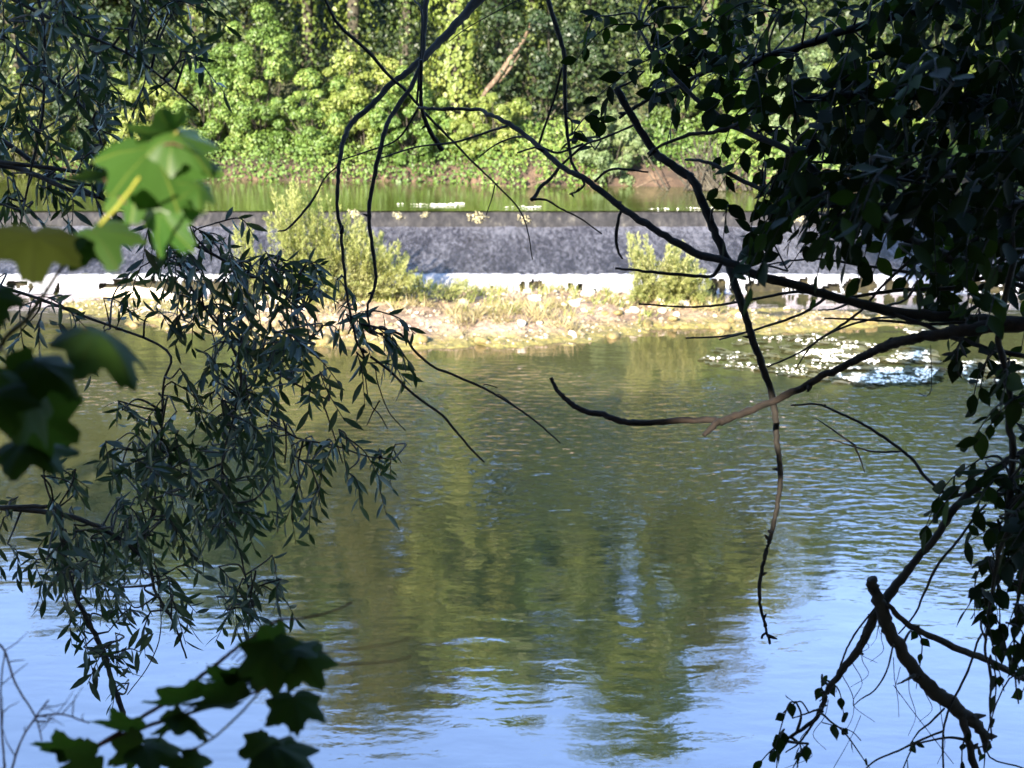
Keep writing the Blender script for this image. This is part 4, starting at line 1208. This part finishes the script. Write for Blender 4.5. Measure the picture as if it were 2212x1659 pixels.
AEX = [([(690, -40), (712, 20), (737, 60), (797, 113), (837, 160), (880, 200), (920, 247), (970, 297), (1014, 343), (1070, 397), (1120, 450), (1140, 500), (1150, 560)], [5.5, 5.7], [3.5, 4, 3, 2, 1.2], 0),
       ([(700, 385), (680, 425), (650, 465), (620, 495), (600, 500)], [5.2, 5.1], [1.5, 3, 2.5, 1.5], 0), ([(728, 360), (710, 375), (700, 388)], [5.2, 5.2], [2, 1.5], 0),
       ([(780, 700), (864, 722), (897, 760), (937, 793), (970, 806), (1010, 823), (1044, 838), (1077, 856), (1120, 883), (1157, 910), (1187, 936), (1210, 957)], [5.1, 5.2], [3, 3, 2.5, 1.5], 1),
       ([(800, 770), (844, 803), (880, 840), (917, 870), (954, 896), (984, 930), (1014, 966), (1046, 998)], [5.15, 5.2], [3, 3, 3, 2], 0),
       ([(1044, 834), (1050, 830), (1075, 838)], [5.2, 5.2], [1.5, 1.2], 1), ([(1072, 854), (1080, 853), (1110, 875)], [5.2, 5.2], [1.5, 1.2], 1),
       ([(787, 790), (797, 866), (820, 896), (837, 926)], [5.2, 5.2], [1.5, 1.2], 0), ([(810, 790), (817, 830), (840, 890), (876, 930)], [5.2, 5.2], [1.5, 1.2], 0), ([(820, 865), (806, 890), (792, 920)], [5.2, 5.2], [2, 1], 0),
       ([(900, 225), (912, 40), (895, 0)], [5.3, 5.5], [2.5, 2], 1), ([(970, 90), (1010, 60), (1100, 10), (1160, -20)], [5.3, 5.5], [1, 1.5], 0),
       ([(1070, 397), (1062, 430), (1050, 465)], [5.6, 5.6], [1.5, 1], 0)]
make_branches(AW, AB, M['twig'], M['osier'], [(735, 655, 865, 745, .72), (745, 720, 850, 790, .66), (765, 780, 805, 830, .6), (740, 600, 790, 650, .3)], WILLOW, .085, 7, 240, (0, 0, -.4), .15, .022, .45, AEX)

# ---- hanging willow on the left
LW = thing("weeping_willow", "shaded willow hanging narrow dark leaves down the left side", "tree", (-3.4, 5.6, .5))
mb = MB(); tube(mb, spline([(-3.6, 5.6, .2), (-3.5, 5.4, 2.6), (-3.3, 5.6, 5.2), (-2.9, 5.4, 7.6), (-2.2, 5.2, 9)], 6), [.26, .2, .16, .11, .05], 12, .1)
mb.build("trunk", M['bark'], LW)
LB = [
 ([(-400, 150), (-60, 270), (120, 380), (330, 480), (480, 560), (600, 625), (680, 690), (650, 770)], [5.5, 5.0, 4.7], [7, 5, 3, 2], 2),
 ([(120, 385), (330, 440), (400, 600), (470, 700), (560, 780), (640, 830), (710, 865)], [5.0, 4.8], [3, 3, 2], 1),
 ([(-300, 560), (0, 620), (200, 690), (360, 757), (352, 834), (347, 977), (330, 1100), (300, 1200)], [5.4, 4.8, 4.6], [4, 3, 2.5, 2], 2),
 ([(470, 690), (520, 800), (505, 900), (480, 1000), (495, 1110), (520, 1200), (545, 1310)], [4.8, 4.7], [3, 2.5, 2], 1),
 ([(515, 850), (580, 900), (640, 945), (720, 962), (790, 985), (850, 992)], [4.8, 5.0], [2.5, 2, 1.5], 1),
 ([(-300, 40), (-40, 60), (80, 150), (200, 260), (235, 400)], [5.0, 4.5], [6, 4, 3, 2], 1),
 ([(-300, -120), (-40, -30), (150, 60), (300, 130), (430, 240)], [5.0, 4.4], [6, 4, 3, 2], 1),
 ([(-200, -100), (60, -40), (95, 200), (60, 400), (30, 560)], [4.8, 4.4], [5, 3, 2], 1),
 ([(-300, 330), (0, 357), (83, 380), (143, 407), (260, 440), (340, 480)], [4.8, 4.3], [8, 6, 5, 3], 2),
 ([(-300, 1050), (-60, 1090), (100, 1106), (183, 1126), (240, 1153), (293, 1189), (323, 1229), (333, 1273), (353, 1306), (380, 1356), (403, 1423)], [4.9, 4.4], [6, 6, 5, 4, 3, 2], 2),
 ([(0, 1096), (90, 1095), (127, 1108), (143, 1223), (160, 1279), (180, 1323), (205, 1370), (227, 1416), (240, 1466), (257, 1513), (270, 1556)], [4.7, 4.3], [5, 5, 5, 6, 6, 7], 3),
]
LRECT = [
 (-30, -30, 230, 240, .42), (230, -30, 470, 130, .28), (200, 130, 420, 250, .2), (-30, 240, 240, 470, .42), (430, 60, 560, 200, .12),
 (330, 470, 520, 560, .55), (400, 550, 700, 700, .64), (250, 560, 420, 690, .38), (0, 620, 250, 760, .26), (600, 700, 720, 850, .46), (420, 690, 620, 850, .55),
 (220, 830, 420, 1000, .42), (380, 830, 560, 1150, .58), (240, 1000, 420, 1160, .45), (560, 930, 720, 1010, .45), (740, 965, 855, 1050, .46), (570, 990, 690, 1120, .48),
 (0, 990, 200, 1250, .26), (100, 1120, 230, 1260, .4), (200, 1130, 400, 1330, .48), (140, 1310, 345, 1420, .42), (195, 1420, 260, 1520, .30), (470, 1180, 610, 1330, .46), (440, 1040, 540, 1120, .6),
]
LEX = [([(0, 350), (170, 372), (250, 396), (300, 440)], [4.6, 4.3], [5, 4, 2], 8),
       ([(330, 1180), (348, 1345), (325, 1430), (275, 1500)], [4.4, 4.4], [1.2, 1.5, 1.2], 9), ([(690, 850), (715, 920), (740, 1000)], [4.8, 4.9], [2, 1.5], 1), ([(560, 880), (610, 905), (618, 960), (615, 1000)], [4.8, 4.9], [2, 2], 4)]
make_branches(LW, LB, M['bark'], M['osier'], LRECT, WILLOW, .068, 8, 118, (.1, 0, -.35), .35, .02, .4, LEX)

# ---- maples
half = [(0, 1.0), (6, .90), (10, .91), (15, .78), (22, .66), (28, .64), (33, .72), (39, .77), (45, .86), (52, .92), (57, .82), (63, .78), (70, .66), (78, .58), (86, .60), (94, .66), (103, .68), (112, .56), (128, .48), (148, .38), (166, .24), (180, .05)]
ang = np.array([-a for a, r in half[::-1][:-1]] + [a for a, r in half][0:-1] if False else [a for a, r in half] + [360 - a for a, r in half[::-1][1:-1]], float)
rad_ = np.array([r for a, r in half] + [r for a, r in half[::-1][1:-1]])
NA = len(ang)
axes = np.array([0, 52, 103, 257, 308])


def maple_leaf(root, base, tip, roll=0, curl=.25, fold=.15, mat='maple', label=None):
    """base, tip: (u, v, y). roll turns the blade about its midrib away from facing the camera"""
    b0 = at(*base); t0 = at(*tip); t0 = b0 + (t0 - b0) * (.86 if root.name.endswith('001') else (.76 if mat == 'maple' else .88))
    s = np.linalg.norm(t0 - b0); X_ = (t0 - b0) / s
    view = nrm(np.array([0, 0, CAM_Z]) - b0)
    Nn = nrm(view - X_ * (view @ X_)); Yn = np.cross(Nn, X_)
    c, sn = math.cos(R(roll)), math.sin(R(roll))
    Nn, Yn = Nn * c + Yn * sn, Yn * c - Nn * sn
    rings = [.3, .62, 1.0]
    V = [(0, 0, 0)]; att = [1.0]
    dv = np.abs((ang[:, None] - axes[None] + 180) % 360 - 180).min(1)
    wob = rng.uniform(0, 6.28, 3)
    for k in rings:
        rr = rad_ * k if k == 1 else rad_ * k * .75 + k * .25 * .55
        rr = rr * (1 + .03 * rng.normal(size=NA)) if k == 1 else rr
        x = rr * np.cos(np.radians(ang)); y = rr * np.sin(np.radians(ang))
        z = -curl * rr ** 2 * .8 - fold * .45 * rr * np.clip(dv / 26, 0, 1) + .05 * np.sin(x * 5 + wob[0]) * rr + .05 * np.sin(y * 6 + wob[1]) * rr - .22 * curl * np.abs(y)
        V += list(zip(x, y, z)); att += list(np.where(dv < 1.5, 1.0, .0))
    V = np.array(V)
    W_ = b0 + s * (V[:, 0:1] * X_ + V[:, 1:2] * Yn + V[:, 2:3] * Nn)
    i = np.arange(NA); j = np.roll(i, -1)
    F3 = np.stack([np.zeros(NA, int), 1 + i, 1 + j], -1)
    F4 = np.vstack([np.stack([1 + k * NA + i, 1 + (k + 1) * NA + i, 1 + (k + 1) * NA + j, 1 + k * NA + j], -1) for k in range(2)])
    mb = MB(); mb.add(W_, [F3, F4], np.array(att))
    o = mb.build("leaf", M[mat], root, attr=True)
    if label: o["label"] = label
    return o


MS = thing("maple_sapling", "young maple at the left edge with big dark leaves and one sunlit drooping sprig", "sapling", at(-120, 1500, 1.75))
mb = MB()
limb(mb, [(-180, 1700), (-120, 1200), (-60, 900), (0, 750), (60, 686), (100, 627), (140, 570), (180, 520), (220, 478), (267, 437), (300, 387), (335, 320), (385, 285)], [1.9, 1.6, 1.45], [9, 7, 5, 4, 4, 3], 8, .06)
mb.build("stem", M['greentwig'], MS)
for L, d in [([(67, 697), (120, 705), (187, 710)], [1.55, 1.5]), ([(267, 437), (300, 442), (345, 452)], [1.45, 1.45]), ([(267, 437), (235, 400), (225, 385)], [1.45, 1.47]), ([(335, 320), (372, 310), (395, 318)], [1.45, 1.42]),
             ([(100, 627), (70, 590), (75, 520)], [1.5, 1.45]), ([(140, 570), (200, 540), (215, 530)], [1.5, 1.5]), ([(0, 750), (40, 790), (90, 790)], [1.6, 1.5]), ([(-60, 900), (20, 860), (60, 850)], [1.6, 1.5]), ([(-40, 860), (20, 900), (70, 905)], [1.6, 1.55])]:
    mb = MB(); limb(mb, L, d, [2.5, 2, 1.8], 6, .05); mb.build("leaf_stalk", M['redtwig'], MS)
mb = MB(); limb(mb, [(216, 486), (262, 437), (302, 383)], [1.36, 1.36], [3.5, 4.5, 3.5], 7, .05); mb.build("young_stem", M['yellowtwig'], MS)
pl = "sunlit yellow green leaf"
maple_leaf(MS, (330, 318, 1.45), (395, 448, 1.38), 18, .3, .12, 'maple_sunlit', pl)
maple_leaf(MS, (375, 290, 1.45), (462, 345, 1.42), 40, .6, .2, 'maple_sunlit', pl)
maple_leaf(MS, (372, 288, 1.46), (275, 305, 1.42), 62, .4, .2, 'maple_sunlit', pl)
maple_leaf(MS, (300, 385, 1.46), (270, 492, 1.42), -30, .3, .15, 'maple_sunlit', pl)
maple_leaf(MS, (345, 452, 1.45), (398, 560, 1.42), -38, .4, .15, 'maple_sunlit', pl)
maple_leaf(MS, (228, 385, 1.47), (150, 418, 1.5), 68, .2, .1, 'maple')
maple_leaf(MS, (262, 330, 1.5), (225, 372, 1.5), 35, .2, .1, 'maple_sunlit', pl)
maple_leaf(MS, (425, 400, 1.42), (440, 455, 1.4), 30, .3, .1, 'maple_sunlit', pl)
maple_leaf(MS, (75, 508, 1.42), (70, 612, 1.36), 0, .15, .08, 'maple_dull', "dull olive leaf")
maple_leaf(MS, (205, 500, 1.48), (262, 585, 1.42), 12, .25, .1, 'maple')
maple_leaf(MS, (205, 715, 1.5), (345, 812, 1.45), 62, .5, .12, 'maple')
maple_leaf(MS, (85, 785, 1.48), (200, 855, 1.45), 42, .4, .15, 'maple')
maple_leaf(MS, (20, 800, 1.5), (120, 880, 1.48), 10, .3, .12, 'maple')
maple_leaf(MS, (62, 850, 1.45), (50, 985, 1.38), 40, .3, .12, 'maple')
maple_leaf(MS, (78, 900, 1.55), (178, 970, 1.5), -15, .25, .12, 'maple')
maple_leaf(MS, (55, 955, 1.55), (158, 1012, 1.5), 48, .35, .15, 'maple')
maple_leaf(MS, (-30, 640, 1.5), (10, 700, 1.45), 10, .3, .12, 'maple')
maple_leaf(MS, (-10, 860, 1.4), (35, 940, 1.35), 0, .3, .12, 'maple')

BS = thing("maple_sapling", "low maple shoots with reddish stems spreading along the bottom left", "sapling", at(60, 1800, 1.8))
mb = MB()
limb(mb, [(60, 1800), (147, 1659), (207, 1613), (283, 1580), (400, 1543), (500, 1513), (583, 1483), (640, 1458), (673, 1440), (733, 1436), (797, 1433), (850, 1428), (890, 1417)], [1.9, 1.8, 1.75], [6, 6, 4, 3, 2, 1.5], 7, .08, 5, 3)
limb(mb, [(215, 1608), (277, 1569), (330, 1535), (383, 1506), (427, 1466), (483, 1423), (520, 1393), (567, 1363), (603, 1339), (650, 1336), (723, 1319), (762, 1300)], [1.85, 1.9], [5, 5, 5, 4, 3, 2], 7, .1, 5, 8)
limb(mb, [(690, 1410), (740, 1405), (797, 1398), (850, 1390), (885, 1378)], [1.75, 1.75], [1.5, 1.2], 5, .1, 5, 4)
limb(mb, [(500, 1425), (545, 1375), (590, 1325)], [1.9, 1.9], [2, 1], 5, .1); limb(mb, [(510, 1430), (560, 1390), (610, 1362)], [1.9, 1.9], [2, 1], 5, .1)
limb(mb, [(390, 1540), (470, 1500), (545, 1478)], [1.8, 1.78], [2, 2], 5, .1)
mb.build("stem", M['redtwig'], BS)
mb = MB(); limb(mb, [(380, 1680), (413, 1626), (467, 1589), (517, 1543), (567, 1489), (585, 1478)], [1.75, 1.72], [3, 3, 2.5], 6, .05)
mb.build("green_stem", M['greentwig'], BS)
for a, b_, rl, cu, fo in [((590, 1395, 1.74), (600, 1502, 1.68), 10, .3, .15), ((600, 1392, 1.76), (520, 1420, 1.72), 48, .4, .15), ((650, 1415, 1.74), (704, 1492, 1.70), 15, .4, .12), ((600, 1440, 1.78), (540, 1500, 1.74), 20, .3, .15), ((620, 1400, 1.75), (690, 1405, 1.72), 55, .3, .1),
                          ((635, 1510, 1.72), (644, 1590, 1.66), 5, .25, .12), ((575, 1605, 1.7), (560, 1690, 1.66), 25, .3, .15), ((590, 1612, 1.7), (690, 1640, 1.66), 52, .4, .15), ((570, 1608, 1.72), (512, 1640, 1.7), 40, .3, .1), ((615, 1620, 1.7), (640, 1700, 1.66), 20, .3, .1),
                          ((545, 1470, 1.8), (425, 1500, 1.78), 74, .25, .12), ((520, 1478, 1.8), (400, 1482, 1.8), 78, .25, .12), ((420, 1510, 1.8), (282, 1545, 1.78), 76, .25, .12), ((500, 1520, 1.78), (360, 1545, 1.74), 73, .25, .12),
                          ((400, 1545, 1.76), (462, 1600, 1.72), 66, .3, .12), ((380, 1560, 1.76), (330, 1600, 1.72), 66, .3, .12), ((285, 1578, 1.8), (178, 1576, 1.78), 74, .3, .12), ((150, 1625, 1.78), (48, 1622, 1.75), 70, .3, .12), ((150, 1615, 1.78), (190, 1650, 1.75), 55, .3, .12),
                          ((300, 1615, 1.78), (230, 1670, 1.75), 40, .3, .12), ((320, 1610, 1.78), (420, 1640, 1.75), 58, .3, .12), ((200, 1640, 1.75), (120, 1690, 1.72), 40, .3, .12), ((400, 1640, 1.72), (460, 1690, 1.7), 30, .3, .12)]:
    maple_leaf(BS, a, b_, rl, cu, fo, 'maple')

# ---- thorny dead stems in the corner
BR = thing("dead_bramble", "leafless reddish thorny stems in the bottom left corner", "bramble", at(20, 1760, 2.0))
for L, d in [([(-20, 1380), (10, 1406), (33, 1476), (77, 1549), (90, 1600)], [2.1, 2.0]), ([(15, 1760), (10, 1659), (3, 1560), (2, 1480), (10, 1410)], [2.0, 2.1]), ([(20, 1680), (43, 1606), (77, 1549), (105, 1512)], [2.0, 2.0]), ([(78, 1548), (133, 1543), (193, 1562)], [2.0, 1.95])]:
    mb = MB(); P = limb(mb, L, d, [3, 2.5, 1.8], 6, .1, 5, 3)
    for _ in range(5):
        q = P[rng.integers(1, len(P) - 1)]; e = q + np.array([rng.uniform(-.02, .05), rng.normal(0, .02), rng.uniform(.0, .05)])
        tube(mb, np.array([q, (q + e) / 2 + rdir(1)[0] * .003, e]), [.0011, .0009, .0005], 4, 0, False)
    mb.build("stem", M['redtwig'], BR)

# ---- trees on the near bank behind and above the camera: their crowns shade this side of the river
SPR = at(345, 350, 1.43)
M['shade'] = leafmat("leaf_near_wood", (.012, .026, .006), (.022, .045, .010), (.035, .065, .014), trans=.2)


def shade_tree(label, x, y, H, W, lo, ncl, per, ls):
    zb = float(near_z(np.array([x]), np.array([y]))[0]) - .1
    root = thing("near_bank_tree", label, "tree", (x, y, zb), "trees on the near bank behind the viewer")
    tm = MB(); h = H - zb
    P = spline([(x, y, zb), (x + .2, y + .1, zb + h * .4), (x - .1, y + .3, zb + h * .9)], 6)
    tube(tm, P, [.32, .25, .08], 9, .1); tm.build("trunk", M['bark'], root)
    cm = MB(); tmp = MB()
    crown_cloud(tmp, (x, y, (H + lo) / 2), (W / 2, W / 2, (H - lo) / 2), ncl, per, ls, ROUND, .3, .7, lo=-.9)
    V = np.concatenate(tmp.V); F = np.concatenate(tmp.F[4])
    c = V.reshape(-1, 6, 3).mean(1)
    rel = c - SPR; t = rel @ SUN; dist = np.linalg.norm(rel - t[:, None] * SUN, axis=1)
    keepl = (dist > .30)  # crowns cut open along the sun ray so the maple sprig is lit
    q = proj(c); inview = (c[:, 1] > .2) & (q[:, 0] > -150) & (q[:, 0] < 2360) & (q[:, 1] > -150)
    keepl &= ~inview
    V = V.reshape(-1, 6, 3)[keepl].reshape(-1, 3); n = len(V) // 6
    F = np.array([(0, 1, 2, 3), (0, 3, 4, 5)])[None] + (np.arange(n) * 6)[:, None, None]
    cm.add(V, F.reshape(-1, 4)); cm.build("crown", M['shade'], root)


for a, lab in [((-6.5, -3.5, 11.2, 9, 5.6), "leafy tree on the near bank behind the viewer to the left"), ((-2, -8, 13, 10, 6), "leafy tree on the near bank straight behind the viewer"),
               ((-12, -7, 12.5, 10, 5), "leafy tree on the near bank far behind on the left"), ((3, -5, 12, 9, 6), "leafy tree on the near bank behind the viewer to the right"),
               ((-8.5, 1.5, 9, 7, 4.2), "low leafy tree on the near bank at the left, next to the hanging willow"), ((6.5, -1.5, 10, 8, 5), "leafy tree on the near bank at the right, outside the picture"),
               ((0, -1.0, 10, 9, 6.2), "leafy tree on the near bank whose crown spreads above the viewer"), ((-3.5, -3.5, 11.3, 8, 5.8), "leafy tree on the near bank close behind the viewer")]:
    shade_tree(lab, *a, 190, 130, .26)
for a, lab in [((-10.2, -15.4, 30, 8, 21.5), "very tall tree behind the viewer, nearer the water"), ((-4.0, -17, 30, 8.5, 22), "very tall tree behind the viewer, farther from the water")]:  # unseen; crowns shaped high so their shadow lands on the weir's right side
    shade_tree(lab, *a, 130, 100, .4)
